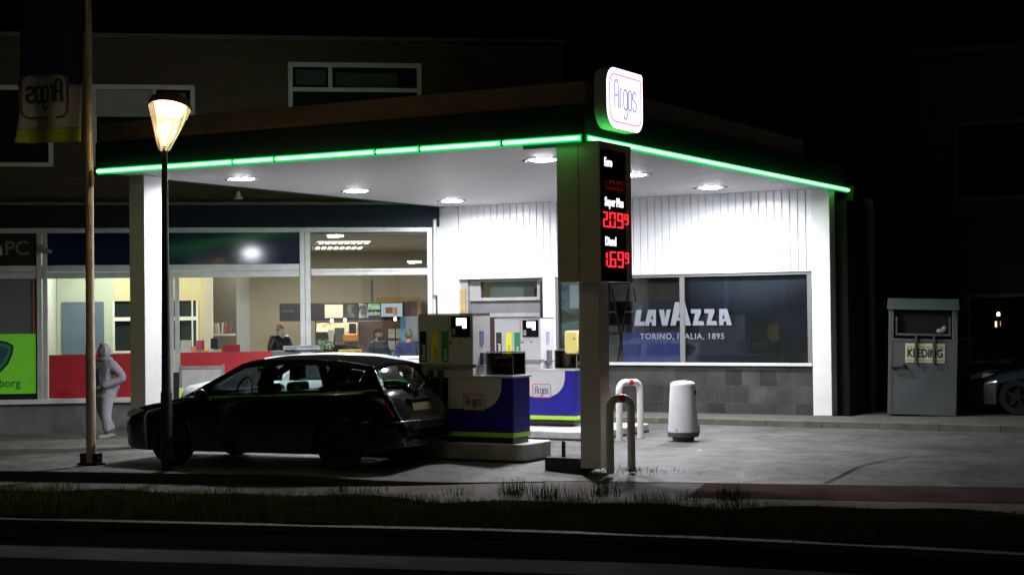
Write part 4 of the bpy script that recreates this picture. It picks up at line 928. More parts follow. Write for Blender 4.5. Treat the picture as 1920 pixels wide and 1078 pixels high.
# ================================================================== CARS
PAINTK = mat('black_car_paint', (.008, .008, .009), .22, coat=.4, spec=.4)
PAINTW = mat('white_car_paint', (.75, .76, .78), .2, coat=.6)
PAINTB = mat('dark_blue_car_paint', (.03, .045, .07), .2, coat=1)
TYRE = mat('tyre', (.015, .015, .015), .8, bump=.3); RIM = mat('alloy', (.018, .018, .02), .5, .3)
TAIL = mat('tail_light', (.45, .01, .015), .12, coat=1, emit=(1, .02, .02), estr=.03); HEADL = mat('head_light', (.35, .37, .4), .08, coat=1)
PLATE = mat('yellow_plate', (.10, .08, .03), .5); SEATM = mat('seat_fabric', (.02, .02, .022), .9)
def lerp(tab, x):
    if x <= tab[0][0]: return tab[0][1]
    for (a, va), (c, vc) in zip(tab[:-1], tab[1:]):
        if x <= c:
            t_ = (x-a)/(c-a); return va+(vc-va)*t_
    return tab[-1][1]
def smlerp(tab, x):
    if x <= tab[0][0]: return tab[0][1]
    for (a, va), (c, vc) in zip(tab[:-1], tab[1:]):
        if x <= c:
            t_ = (x-a)/(c-a); return va+(vc-va)*(t_*t_*(3-2*t_)*.5+t_*.5)
    return tab[-1][1]
def make_car(name, lb, loc, rz, paint, L=4.56, hw=.91, hr=1.49, wb=2.65, fo=.90, belt=((0, .66), (.5, .80), (1.25, .93), (2.4, .97), (3.6, 1.02), (4.10, 1.05), (4.28, 1.00), (4.37, .84), (4.42, .655), (4.50, .64)), back=(3.97, 4.29), windshield=(1.12, 2.02), rails=True):
    t = thing(name, lb, 'car', loc, rz)
    wr = .315; ra = .37; xw = (fo, fo+wb)
    def half(x):
        return hw*lerp([(0, .62), (.08, .74), (.25, .88), (.55, .965), (1.0, 1), (L-.9, 1), (L-.5, .96), (L-.22, .88), (L-.07, .79), (L, .70)], x)
    def bz(x):
        z = lerp([(0, .30), (.12, .21), (.4, .17), (L-.6, .18), (L-.15, .27), (L, .42)], x)
        for c_ in xw:
            if abs(x-c_) < ra: z = max(z, wr+math.sqrt(ra*ra-(x-c_)**2)-.0)
        return z
    xsN = sorted({round(v, 4) for v in [i*L/76 for i in range(77)]+[c_+ra*math.cos(R(a)) for c_ in xw for a in range(0, 181, 12)]+[.03, L-.03]})
    vs = []; K = 0
    for x in xsN:
        w_, b_, tp = half(x), bz(x), smlerp(belt, x)
        ez = lerp([(0, .12), (.1, .03), (.3, 0), (L-.2, 0), (L-.03, .02), (L, .10)], x); tp2 = tp-ez
        mid = max(b_+.03, .55)
        prof = [(0, b_), (w_*.80, b_), (w_*.97, b_+.015), (w_*1.0, mid), (w_*1.0, tp2-.16), (w_*.985, tp2-.10), (w_*.955, tp2-.045), (w_*.90, tp2-.005), (w_*.55, tp2+.02), (0, tp2+.03)]
        K = len(prof); ring = prof+[(-y_, z_) for y_, z_ in prof[-2:0:-1]]
        vs += [(x, y_, z_) for y_, z_ in ring]
    n_ = len(ring); fs = [(i*n_+j, (i+1)*n_+j, (i+1)*n_+(j+1) % n_, i*n_+(j+1) % n_) for i in range(len(xsN)-1) for j in range(n_)]
    fs += [list(range(n_)), list(range((len(xsN)-1)*n_, len(xsN)*n_))[::-1]]
    body = build('body', MB().add(vs, fs), paint, t, smooth=True)
    # greenhouse
    roof = [(windshield[1]-.1, hr-.10), (windshield[1], hr-.055), (2.45, hr-.01), (2.9, hr), (3.5, hr-.02), (back[0]-.1, hr-.065), (back[0]+.1, hr-.10)]
    def rz_(x): return smlerp(roof, x)
    def gy(x, z):
        bt = smlerp(belt, x); k = (z-bt)/(hr-bt); return (hw*.895)*(1-.26*max(0, k)**1.3)*lerp([(0, .9), (1.2, .97), (1.8, 1), (3.6, 1), (L, .93)], x)
    vs = []; xr_ = [windshield[1]+(back[0]+.1-windshield[1])*i/16 for i in range(17)]; ny = 9
    for x in xr_:
        for j in range(ny):
            s_ = -1+2*j/(ny-1); z = rz_(x); yy = gy(x, z-.05)*s_; vs.append((x, yy, z-.055*abs(s_)**3))
    top = [(i*ny+j, (i+1)*ny+j, (i+1)*ny+j+1, i*ny+j+1) for i in range(16) for j in range(ny-1)]
    N_ = len(vs); vs2 = vs+[(x, y_*.98, z-.03) for x, y_, z in vs]
    fs = top+[tuple(q+N_ for q in f)[::-1] for f in top]
    for i in range(16): fs += [(i*ny, (i+1)*ny, (i+1)*ny+N_, i*ny+N_), (i*ny+ny-1, (i+1)*ny+ny-1, (i+1)*ny+ny-1+N_, i*ny+ny-1+N_)]
    for j in range(ny-1): fs += [(j, j+1, j+1+N_, j+N_), (16*ny+j, 16*ny+j+1, 16*ny+j+1+N_, 16*ny+j+N_)]
    build('roof', MB().add(vs2, fs), mat('black_roof', (.01, .01, .01), .6, spec=0) if paint == PAINTK else paint, t, smooth=True)
    def sidepoly(mb, pts, th=.03, inset=0, sides=(-1, 1)):
        for s_ in sides:
            A = [(x, s_*(gy(x, z)-inset), z) for x, z in pts]; B = [(x, s_*(gy(x, z)-inset-th), z) for x, z in pts]; k = len(pts)
            mb.add(A+B, [list(range(k)), list(range(k, 2*k))[::-1]]+[(i, (i+1) % k, (i+1) % k+k, i+k) for i in range(k)])
    w0, w1 = windshield; bt = lambda x: smlerp(belt, x)-.01
    def rb(x): return rz_(x)-.045
    pil = MB()
    xB0, xB1, xC0, xC1 = 2.42, 2.56, 3.40, 3.50; xD0 = back[0]-.02
    for xa, xb in [(w1+(back[0]-w1)*i/8, w1+(back[0]-w1)*(i+1)/8) for i in range(8)]:
        sidepoly(pil, [(xa, rb(xa)-.075), (xb, rb(xb)-.075), (xb, rb(xb)), (xa, rb(xa))])
    za_ = bt(w0); zb_2 = rb(w1)
    sidepoly(pil, [(w0-.03, za_), (w0+.12, za_), (w1+.04, zb_2-.07), (w1, zb_2)])
    sidepoly(pil, [(w0+.10, za_), (w0+.38, za_), (w0+.42, za_+.20), (w0+.40, za_+.16)])
    for x0_, x1_ in ((xB0, xB1), (xC0, xC1)): sidepoly(pil, [(x0_, bt(x0_)), (x1_, bt(x1_)), (x1_-.04, rb(x1_)-.07), (x0_-.02, rb(x0_)-.07)])
    sidepoly(pil, [(xD0-.12, bt(xD0)), (back[1]-.03, bt(back[1])-.02), (back[0]+.06, rb(back[0])-.01), (xD0-.02, rb(xD0)-.07)])
    build('pillars', pil, paint, t)
    TG = glass('tinted_glass', (.05, .06, .07), 0, 1.5, .04)
    for s_ in (-1, 1):
        gl = MB(); sidepoly(gl, [(w0+.35, za_), (xB0, bt(xB0)), (xB0-.02, rb(xB0)-.073), (w1+.03, zb_2-.073)], .006, .012, (s_,)); build('side_window', gl, CARGLASS, t)
        gl = MB(); sidepoly(gl, [(xB1, bt(xB1)), (xC0, bt(xC0)), (xC0-.02, rb(xC0)-.073), (xB1-.04, rb(xB1)-.073)], .006, .012, (s_,)); build('side_window', gl, CARGLASS, t)
        gl = MB(); sidepoly(gl, [(xC1, bt(xC1)), (xD0-.12, bt(xD0)), (xD0-.05, rb(xD0)-.073), (xC1-.04, rb(xC1)-.073)], .006, .012, (s_,)); build('tinted_window', gl, TG, t)
    def scr(x0_, z0_, x1_, z1_, m_, nm, bulge, y0f, y1f):
        vs = []; nn = 8; mm = 6
        for i in range(mm+1):
            k = i/mm; x = x0_+(x1_-x0_)*k; z = z0_+(z1_-z0_)*k
            for j in range(nn+1):
                s_ = -1+2*j/nn; yy = (y0f+(y1f-y0f)*k)*s_; vs.append((x+bulge*(1-s_*s_)-bulge, yy, z+(.045 if nm == 'rear_window' else .02)*math.sin(math.pi*k)))
        build(nm, MB().add(vs, [(i*(nn+1)+j, (i+1)*(nn+1)+j, (i+1)*(nn+1)+j+1, i*(nn+1)+j+1) for i in range(mm) for j in range(nn)]), m_, t, smooth=True)
    scr(w0, za_+.0, w1+.02, rz_(w1)-.03, CARGLASS, 'windscreen', -.09, gy(w0, za_)-.01, gy(w1, rb(w1))-.02)
    rgz = bt(back[1])-.01
    scr(back[1]+.03, rgz, back[0]+.12, rz_(back[0]+.1)-.04, glass('rear_glass', (.75, .85, .82), .06, 1.5, .25), 'rear_window', .15, gy(back[1], rgz)-.03, gy(back[0], rb(back[0]))-.03)
    if rails:
        for s_ in (-1, 1):
            pts = [(w1+.15+(back[0]-.2-w1-.15)*i/8, s_*(gy(2.8, hr)*.93), 0) for i in range(9)]
            build('roof_rail', MB().tube([(x, y_, rz_(x)+.02-.045*(i in (0, 8))) for i, (x, y_, _) in enumerate(pts)], .014, 8), BLACK, t, smooth=True)
    # rear details
    for s_ in (-1, 1):
        xe = L-.10
        def sh_(x, z, extra=.006): return (x, s_*(half(x)*.985+extra), z)
        tb = smlerp(belt, L-.2)
        A = [sh_(L-.50, tb-.12), sh_(L-.24, tb-.09), (L-.20, s_*(half(L-.20)*.99+.008), tb-.12), (L-.12, s_*(half(L-.12)*.99+.008), tb-.28), sh_(L-.26, tb-.27), sh_(L-.42, tb-.19)]
        B = [(p[0]-.02, p[1]-s_*.05, p[2]) for p in A]; k = len(A)
        build('tail_lamp', MB().add(A+B, [list(range(k)), list(range(k, 2*k))[::-1]]+[(i, (i+1) % k, (i+1) % k+k, i+k) for i in range(k)]), TAIL, t)
        A = [sh_(.06, .62), sh_(.30, .66), sh_(.52, .735), sh_(.30, .75), sh_(.10, .69)]; B = [(p[0]+.01, p[1]-s_*.05, p[2]) for p in A]; k = len(A)
        build('headlight', MB().add(A+B, [list(range(k)), list(range(k, 2*k))[::-1]]+[(i, (i+1) % k, (i+1) % k+k, i+k) for i in range(k)]), HEADL, t)
        ym = s_*(hw+.07); build('mirror', MB().ell((w0+.42, ym, za_+.06), .10, .085, .075, 12, 8).box(w0+.38, w0+.44, min(s_*(hw-.1), ym), max(s_*(hw-.1), ym), za_-.03, za_+.01), paint, t, smooth=True)
        for dx in (w0+1.0, 3.0): build('door_handle', MB().box(dx+.1, dx+.28, s_*(hw+.004)-.01, s_*(hw+.004)+.01, .80, .825), paint, t, bevel=.004)
    def bump(off, sh_in):
        P_ = []
        for a in range(-90, 91, 6):
            c_, q_ = math.cos(R(a)), math.sin(R(a)); P_.append((L-.52+(.55-off)*c_**.62 if c_ > 1e-6 else L-.52, (hw*1.0-off*.6-sh_in)*(abs(q_)**.75)*(1 if q_ > 0 else -1)))
        return P_
    for nm, z0_, z1_, of in (('bumper', .50, .635, .0), ('lower_bumper', .29, .492, .03)):
        o1 = bump(of, 0); o2 = [(x-.06, y_*.93) for x, y_ in o1][::-1]; k = len(o1); mb = MB()
        vs = [(x, y_, z0_) for x, y_ in o1]+[(x, y_, z1_) for x, y_ in o1]+[(x, y_, z0_) for x, y_ in o2[::-1]]+[(x, y_, z1_+.0) for x, y_ in o2[::-1]]
        fs = []
        for i in range(k-1): fs += [(i, i+1, k+i+1, k+i), (2*k+i, 3*k+i, 3*k+i+1, 2*k+i+1), (k+i, k+i+1, 3*k+i+1, 3*k+i), (i, 2*k+i, 2*k+i+1, i+1)]
        fs += [(0, k, 3*k, 2*k), (k-1, 3*k-1, 4*k-1, 2*k-1)]
        build(nm, MB().add(vs, fs), paint, t, bevel=.02, smooth=True)
    build('number_plate', MB().box(-.006, .006, -.26, .26, -.055, .055).xf(Matrix.Translation((L-.105, 0, .80)) @ Matrix.Rotation(R(-16), 4, 'Y')), PLATE, t)
    build('tailgate_strip', MB().box(L-.15, L-.10, -.34, .34, .885, .91), STEEL if paint != PAINTK else BLACK, t)
    build('wiper', MB().tube([(back[1]+.06, 0, rgz+.03), (back[1]+.0, .28, rgz+.12)], .012, 6).box(back[1]+.03, back[1]+.09, -.05, .05, rgz+.0, rgz+.05), BLACK, t)
    for x_ in (w0+.55, xB1-.05): build('door_seam', MB().box(x_, x_+.006, -hw-.002, -hw+.01, .3, .78), BLACK, t)
    for c_ in xw:
        for s_ in (-1, 1):
            yo = s_*(hw-.02); yi = s_*(hw-.23)
            prof = [(.20, yi), (.30, yi), (wr, yi+s_*.03), (wr, yo-s_*.03), (.30, yo), (.205, yo-s_*.01)]
            n2 = 30; vs = [(c_+r_*math.cos(2*math.pi*j/n2), y_, wr+r_*math.sin(2*math.pi*j/n2)) for r_, y_ in prof for j in range(n2)]
            fs = [(i*n2+j, i*n2+(j+1) % n2, ((i+1) % 6)*n2+(j+1) % n2, ((i+1) % 6)*n2+j) for i in range(6) for j in range(n2)]
            wl = build('wheel', MB().add(vs, fs), TYRE, t, smooth=True)
            mb = MB()
            for a in range(5):
                q = R(72*a+10); d1 = Vector((math.cos(q), 0, math.sin(q))); d2 = Vector((-d1.z, 0, d1.x)); c3 = Vector((c_, yo-s_*.03, wr))
                mb.add([c3+d1*.03+d2*.03, c3+d1*.20+d2*.022, c3+d1*.20-d2*.022, c3+d1*.03-d2*.03, c3+d1*.03+d2*.03-Vector((0, s_*.03, 0)), c3+d1*.20+d2*.022-Vector((0, s_*.03, 0)), c3+d1*.20-d2*.022-Vector((0, s_*.03, 0)), c3+d1*.03-d2*.03-Vector((0, s_*.03, 0))],
                       [(0, 1, 2, 3), (4, 7, 6, 5), (0, 4, 5, 1), (1, 5, 6, 2), (2, 6, 7, 3), (3, 7, 4, 0)])
            mb.tube([(c_, yo-s_*.06, wr), (c_, yo-s_*.02, wr)], .045, 14).tube([(c_, yo-s_*.12, wr), (c_, yo-s_*.10, wr)], .205, 24)
            build('rim', mb, RIM, wl)
    # seats, wheel and dashboard seen through the glass
    for x_, s_ in ((2.25, -1), (2.25, 1), (3.2, -1), (3.2, 1)):
        se = build('seat', MB().box(x_-.06, x_+.06, s_*.36-.24, s_*.36+.24, .75, 1.09 if x_ < 3 else 1.07), SEATM, t, bevel=.05)
        build('headrest', MB().box(x_-.045, x_+.045, s_*.36-.14, s_*.36+.14, 1.13, 1.31 if x_ < 3 else 1.22).tube([(x_, s_*.36-.05, 1.05), (x_, s_*.36-.05, 1.16)], .007, 6).tube([(x_, s_*.36+.05, 1.05), (x_, s_*.36+.05, 1.16)], .007, 6), SEATM, se, bevel=.03)
    build('dashboard', MB().box(w0+.12, w0+.55, -hw+.2, hw-.2, .85, 1.0), SEATM, t, bevel=.04)
    sw_ = [(w0+.72+.05*math.sin(R(a)), -.36+.18*math.cos(R(a)), 1.0+.17*math.sin(R(a))) for a in range(0, 361, 20)]
    build('steering_wheel', MB().tube(sw_, .014, 8, False), SEATM, t)
    build('interior_mirror', MB().box(w1-.12, w1-.09, -.12, .12, hr-.24, hr-.18).tube([(w1-.1, 0, hr-.2), (w1-.02, 0, hr-.07)], .01, 6), BLACK, t)
    return t
CARR = R(4.5)
make_car('estate_car', 'black estate car parked at the kerb in front of the first pump', (-6.74, -.54, 0), CARR, PAINTK, L=4.50, fo=.95, hw=.89, hr=1.475, rails=False)
pc_ = make_car('police_car', 'white patrol car with a roof light bar parked behind the black estate car', (-9.0, 3.35, -.02), R(-3), PAINTW, L=4.4, hw=.92, hr=1.43, rails=False,
               belt=((0, .74), (.4, .90), (1.0, .99), (2.4, 1.0), (3.6, 1.03), (4.0, 1.04), (4.19, 1.0), (4.27, .84), (4.32, .655), (4.4, .64)), back=(3.82, 4.18), windshield=(1.0, 1.85))
LBM = glass('light_bar_lens', (.7, .75, .8), .1, 1.5, .1)
build('light_bar_base', MB().box(2.02, 2.28, -.28, .28, 1.43, 1.47), BLACK, pc_, bevel=.01)
build('light_bar', MB().box(2.0, 2.30, -.30, .30, 1.471, 1.54), mat('light_bar_clear', (.12, .13, .15), .12, coat=1), pc_, bevel=.02)
STR = MB()
for k in range(7): x0 = .5+k*.5; STR.prism([(x0, .50), (x0+.22, .50), (x0+.34, .68), (x0+.12, .68)], -.926, -.9215, 'y')
build('red_stripe', STR, RED, pc_); STR = MB()
for k in range(7): x0 = .75+k*.5; STR.prism([(x0, .50), (x0+.2, .50), (x0+.32, .68), (x0+.10, .68)], -.926, -.9215, 'y')
build('blue_stripe', STR, BLUE, pc_)
P = gp(1815, 789, 0)
make_car('parked_car', 'dark blue parked car beside the clothing container at the right edge', (P.x-.25, P.y+1.1, .1), R(10), PAINTB, hr=1.42, rails=False, belt=((0, .60), (.5, .72), (1.25, .84), (2.4, .90), (3.6, .95), (4.16, .98), (4.34, .95), (4.42, .8), (4.48, .63), (4.56, .61)))

# ================================================================== CLOTHING CONTAINER
A0 = gp(1664, 780, .1); A1 = gp(1793, 787, .1)
dv = Vector((math.cos(R(15)), math.sin(R(15)), 0)); wd = (at(1793, 787, A0, Vector((dv.y, -dv.x, 0)))-A0).dot(dv); dv = dv*wd; ang = R(15)
kc = thing('clothing_container', 'grey steel clothing bank with a yellow KLEDING label', 'container', A0, ang)
kc.rotation_euler = (Matrix.Rotation(ang, 4, 'Z') @ Matrix.Rotation(R(1.6), 4, 'Y')).to_euler(); bpy.context.view_layer.update()
KG = mat('container_grey', (.112, .120, .126), .5, .3, var=.12, vscale=2, bump=.15, bscale=8)
hk = at(1672, 580, A0, Vector((dv.y, -dv.x, 0))).z-.1; ht = at(1740, 558, A0+Vector((0, .5, 0)), Vector((dv.y, -dv.x, 0))).z-.1
zo = at(1735, 634, A0, Vector((dv.y, -dv.x, 0))).z-.1
build('body', MB().box(0, wd, 0, 1.1, .04, zo).box(0, .09, 0, 1.1, zo, hk).box(wd-.09, wd, 0, 1.1, zo, hk).box(.091, wd-.091, .45, 1.1, zo, hk), KG, kc, bevel=.006)
build('feet', MB().box(.1, .3, .1, 1, -.02, .04).box(wd-.3, wd-.1, .1, 1, -.02, .04), BLACK, kc)
build('hood', MB().prism([(-.07, hk+.002), (-.07, hk+.05), (.45, ht), (1.12, ht), (1.12, hk+.002)], -.03, wd+.03, 'x'), mat('hood_green_grey', (.09, .12, .11), .55, .2, var=.1), kc, bevel=.006)
fl = build('deposit_flap', MB().box(.10, wd-.10, .18, .20, zo+.10, hk-.04).box(.12, wd-.12, .02, .19, zo+.07, zo+.10), mat('flap_dark', (.03, .033, .035), .4, .4), kc)
build('flap_rim', MB().box(.12, .15, .0, .03, zo+.06, hk-.12).box(wd-.15, wd-.12, .0, .03, zo+.06, hk-.12).box(.151, wd-.151, .0, .03, zo+.06, zo+.10), STEEL, fl)
build('bag', MB().ell((wd-.27, .10, zo+.15), .09, .05, .05, 12, 8).ell((wd-.22, .10, zo+.19), .05, .04, .06, 10, 6), mat('plastic_bag', (.22, .23, .24), .4, bump=.5, bscale=20), fl, smooth=True)
lz0 = at(1730, 678, A0, Vector((dv.y, -dv.x, 0))).z-.1; lz1 = at(1730, 642, A0, Vector((dv.y, -dv.x, 0))).z-.1
def kx(px): return (at(px, 660, A0, Vector((dv.y, -dv.x, 0)))-A0).dot(dv.normalized())
lb_ = build('label_plate', MB().box(kx(1694), kx(1768), -.008, -.001, lz0, lz1), mat('label_cream', (.62, .60, .36), .5, var=.08, vscale=12), kc)
q = text_mb('KLEDING', .205, .002, .006, 1.0); x1_ = max(v[0] for v in q.v); q.v = [(v[0]/x1_*(kx(1768)-kx(1694))*.45, v[1], v[2]) for v in q.v]; build('label_word', front(q, (kx(1694)+kx(1768))/2, -.011, (lz0+lz1)/2-.07), mat('label_navy', (.02, .02, .06), .5), lb_)
mb = MB()
for i in range(6): x_ = kx(1697)+i*.112; mb.box(x_, x_+.09, -.011, -.009, lz1-.075, lz1-.05); mb.box(x_, x_+.095, -.011, -.009, lz0+.03, lz0+.055)
build('fine_print', mb, mat('faded_print', (.35, .34, .22), .6), lb_)
for px in (1713.5, 1747): x_ = kx(px); build('flap_arm', MB().box(x_-.02, x_+.02, -.05, -.015, lz0-.02, zo+.08), mat('arm_grey', (.09, .1, .11), .5, .4), kc)
zh = at(1680, 688, A0, Vector((dv.y, -dv.x, 0))).z-.1
build('handle', MB().box(kx(1668), kx(1694), -.06, -.035, zh-.02, zh+.015).box(kx(1690), kx(1694), -.06, -.002, zh+.016, zh+.06).box(kx(1669), kx(1672), -.036, -.002, zh-.02, zh+.015), BLACK, kc)
build('door_seam', MB().box(.07, .078, -.003, -.0005, .06, zo-.04).box(.08, wd-.06, -.003, -.0005, zo-.05, zo-.042), BLACK, kc)
build('side_patch', MB().box(wd-.42, wd-.16, -.004, -.0005, .86, .87).box(wd-.165, wd-.158, -.004, -.0005, .88, 1.2), STEEL, kc)

# ================================================================== DARK HOUSE AND FENCE AT THE RIGHT
dh = thing('dark_house', 'unlit dark brick house behind the clothing bank', 'house', (4, 18, 0))
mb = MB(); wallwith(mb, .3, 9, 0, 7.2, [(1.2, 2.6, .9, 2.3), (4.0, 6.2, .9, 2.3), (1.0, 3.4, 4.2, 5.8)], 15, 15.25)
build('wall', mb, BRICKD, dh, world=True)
build('roof_edge', MB().box(.2, 9.1, 14.9, 20, 7.202, 7.35), DARK, dh, world=True)
for a, c, e, f in [(1.2, 2.6, .9, 2.3), (4.0, 6.2, .9, 2.3), (1.0, 3.4, 4.2, 5.8)]:
    w_ = build('window', MB().box(a, c, 15.0, 15.08, f-.07, f).box(a, c, 15.0, 15.08, e, e+.07).box(a, a+.07, 15.0, 15.08, e+.071, f-.071).box(c-.07, c, 15.0, 15.08, e+.071, f-.071), mat('dim_frame', (.035, .035, .035), .6), dh, world=True)
    build('pane', MB().box(a+.07, c-.07, 15.03, 15.04, e+.07, f-.07), DGLASS, w_, world=False)
t = thing('railing', 'dim metal railing beside the white corner column', 'railing', (.6, 13.2, .1))
mb = MB()
for i in range(8): mb.box(i*.16, i*.16+.02, 0, .02, 0, 1.3)
build('bars', mb, mat('rail_dim', (.10, .10, .10), .5), t); build('rail_top', MB().box(-.02, 1.16, -.01, .03, 1.302, 1.34), mat('rail_dim2', (.1, .1, .1), .5), t)

# far street light
P = at(1872, 590, CAM+fw*75, fw)
t = thing('distant_street_lamp', 'tiny lit street lamp far away at the right', 'street lamp', (P.x, P.y, -.1))
build('pole', MB().tube([(0, 0, 0), (0, 0, P.z+.05)], .07, 8), BLACK, t); build('lamp_head', MB().ell((0, 0, P.z+.1), .07, .07, .12, 10, 8), emat('far_lamp', (1, .75, .4), 9), t)
P = at(1868, 603, CAM+fw*78, fw)
t = thing('distant_lantern', 'faint pair of lit lanterns below the tiny far street lamp', 'street lamp', (P.x, P.y, -.1))
build('pole', MB().tube([(0, 0, 0), (0, 0, P.z-.2)], .04, 8), BLACK, t); build('lantern', MB().box(-.05, .02, -.05, .05, P.z-.16, P.z+.12), emat('far_lantern', (1, .75, .4), 1.6), t); build('lantern', MB().box(.15, .2, -.05, .05, P.z-.12, P.z+.12), emat('far_lantern_dim', (1, .8, .5), .5), t)

# ================================================================== STREET LAMP
lp = gp(313, 881, 0)
sl_ = thing('street_lamp', 'dark pole street lamp with a lit tilted glass cone head', 'street lamp', lp)
build('pole', MB().lathe([(.075, 0), (.075, 1.0), (.062, 1.05), (.05, 2.4), (.038, 4.2)], 18), mat('lamp_pole_dark', (.05, .048, .045), .45, .4, var=.2), sl_, smooth=True)
build('pole_door', MB().box(-.03, .03, -.078, -.07, .5, .8), BLACK, sl_)
tilt = Matrix.Translation((-.01, 0, 4.20)) @ Matrix.Rotation(YAW*-1, 4, 'Z') @ Matrix.Rotation(R(-17), 4, 'X') @ Matrix.Rotation(R(4), 4, 'Y')
q = MB().lathe([(.06, 0), (.085, .04), (.275, .60)], 36, cap=False); q.xf(tilt)
build('glass_cone', q, glass('lamp_cone_glass', (.95, .92, .85), .1, 1.4, .02, .06), sl_, smooth=True)
q = MB().lathe([(.001, .592), (.262, .592), (.262, .602), (.001, .602)], 36, cap=False); q.xf(tilt); build('reflector', q, emat('lamp_reflector_lit', (1, .70, .38), 26), sl_)
q = MB().lathe([(.28, .604), (.29, .645), (.26, .72), (.17, .77), (.001, .79)], 36); q.xf(tilt); build('cap', q, mat('lamp_cap_brown', (.20, .12, .08), .5), sl_, smooth=True)
q = MB().tube([(0, 0, .05), (0, 0, .28)], [.035, .05], 14).tube([(.10, 0, .12), (.12, 0, .59)], .008, 8); q.xf(tilt); build('lamp_holder', q, FRAMEW, sl_)
q = MB().ell((0, 0, .36), .035, .035, .08, 12, 10); q.xf(tilt); build('bulb', q, emat('warm_bulb', (1, .68, .36), 22), sl_, smooth=True)
L_ = bpy.data.lights.new('street_lamp_light', 'POINT'); L_.energy = 34; L_.color = (1, .60, .28); L_.shadow_soft_size = .1
lo = bpy.data.objects.new('street_lamp_light', L_); COL.objects.link(lo); lo.parent = sl_; lo.location = (0, 0, 4.45)

# ================================================================== FLAGPOLE AND BANNER
fpb = gp(171, 871, 0)
fp_ = thing('flagpole', 'tall weathered flagpole with a hinged foot on the brick pavement', 'flagpole', fpb)
build('mast', MB().lathe([(.066, .03), (.066, 1.6), (.060, 1.62), (.055, 4.0), (.04, 8.2)], 20), mat('mast_grey', (.62, .50, .40), .4, .2, var=.2, vscale=8), fp_, smooth=True)
build('foot_plate', MB().box(-.17, .17, -.09, .09, 0, .03).box(-.13, -.10, -.08, .08, .03, .16).box(.10, .13, -.08, .08, .03, .16), DARK, fp_)
build('foot_bolt', MB().tube([(-.16, 0, .10), (.16, 0, .10)], .018, 8), STEEL, fp_)
build('cleat', MB().ell((.075, -.03, 3.92), .03, .03, .12, 10, 8), mat('cleat_brown', (.30, .18, .08), .5), fp_, smooth=True)
build('rope', MB().tube([(-.03, -.06, 4.6), (.0, -.07, 4.25), (.05, -.06, 4.05), (.07, -.03, 3.9), (.03, -.07, 3.7), (.05, -.06, 3.2)], .006, 6), mat('rope', (.05, .04, .03), .9), fp_)
ban = thing('banner_flag', 'hanging blue and white banner with a mirrored logo and lime hem', 'flag', fpb+Vector((0, 0, 4.4)), R(29))
ZB = 4.42
def wav(x, z): return .05*math.sin(x*6+z*1.3)+.03*math.sin(x*13+2-z*2)
def cloth(name, xf0, xf1, zf, zs, m_, off=0, parent=ban):
    vs = []; nx, nz = 26, len(zs)-1; z0 = fpb.z+4.4
    for z in zs:
        for i in range(nx+1):
            x = xf0(z)+(xf1(z)-xf0(z))*i/nx; vs.append((x, wav(x, z)-off, z-z0))
    o_ = build(name, MB().add(vs, [(j*(nx+1)+i, j*(nx+1)+i+1, (j+1)*(nx+1)+i+1, (j+1)*(nx+1)+i) for j in range(nz) for i in range(nx)]), m_, parent, smooth=True)
    sd = o_.modifiers.new('thickness', 'SOLIDIFY'); sd.thickness = .004; return o_
lft = lambda z: -1.02+.06*math.sin((z-4.4)*3.0) if z < 5.3 else -.95
rgt = lambda z: -.09
zz = lambda a, c, k: [a+(c-a)*i/k for i in range(k+1)]
BW = mat('banner_white_cloth', (.30, .38, .40), .8, var=.05); BB = mat('banner_blue_cloth', (.012, .02, .09), .8); BLM = mat('banner_lime_cloth', (.26, .38, .015), .8)
cloth('white_field', lft, rgt, None, zz(4.62, 5.22, 12), BW)
cloth('lime_hem', lft, rgt, None, zz(ZB, 4.62, 5), BLM)
cloth('blue_field', lft, rgt, None, zz(5.22, 7.9, 30), BB)
# logo patch on the cloth, seen from behind (mirrored)
pc_c = (-.60, 5.06)
def drape(mb, off):
    o2 = []
    for v in mb.v:
        x, z = pc_c[0]+v[0], pc_c[1]+v[1]; o2.append((x, wav(x, z)-off-v[2], z-fpb.z-4.4))
    mb.v = o2; return mb
mb = MB(); pts = rr(-.34, .34, -.31, .31, .12, 6); N_ = 20; vs = []
for j in range(N_+1):
    zc = -.31+.62*j/N_; e = .34 if abs(zc) < .19 else .34-.12+math.sqrt(max(0, .12**2-(abs(zc)-.19)**2))
    for i in range(N_+1): vs.append((-e+2*e*i/N_, zc, 0))
mb.add(vs, [(j*(N_+1)+i, j*(N_+1)+i+1, (j+1)*(N_+1)+i+1, (j+1)*(N_+1)+i) for j in range(N_) for i in range(N_)])
build('logo_plate', drape(mb, .006), mat('banner_patch_white', (.33, .42, .44), .8), ban)
bo = curve_mesh([([(a, b_, .006) for a, b_ in rr(-.325, .325, -.295, .295, .115, 8)], True)], .012, 'b'); build('logo_border', drape(bo, .008), mat('banner_red_line', (.18, .02, .02), .8), ban)
le = curve_mesh([([(-q[0], q[1]-.08, .006) for q in p], c) for p, c in word_strokes(.50, .30)], .017, 'l'); build('logo_letters', drape(le, .008), mat('banner_dark_letters', (.02, .02, .03), .8), ban)
build('banner_arm', MB().tube([(-1.0, 0, 3.5), (-.04, 0, 3.5)], .012, 8), STEEL, ban)

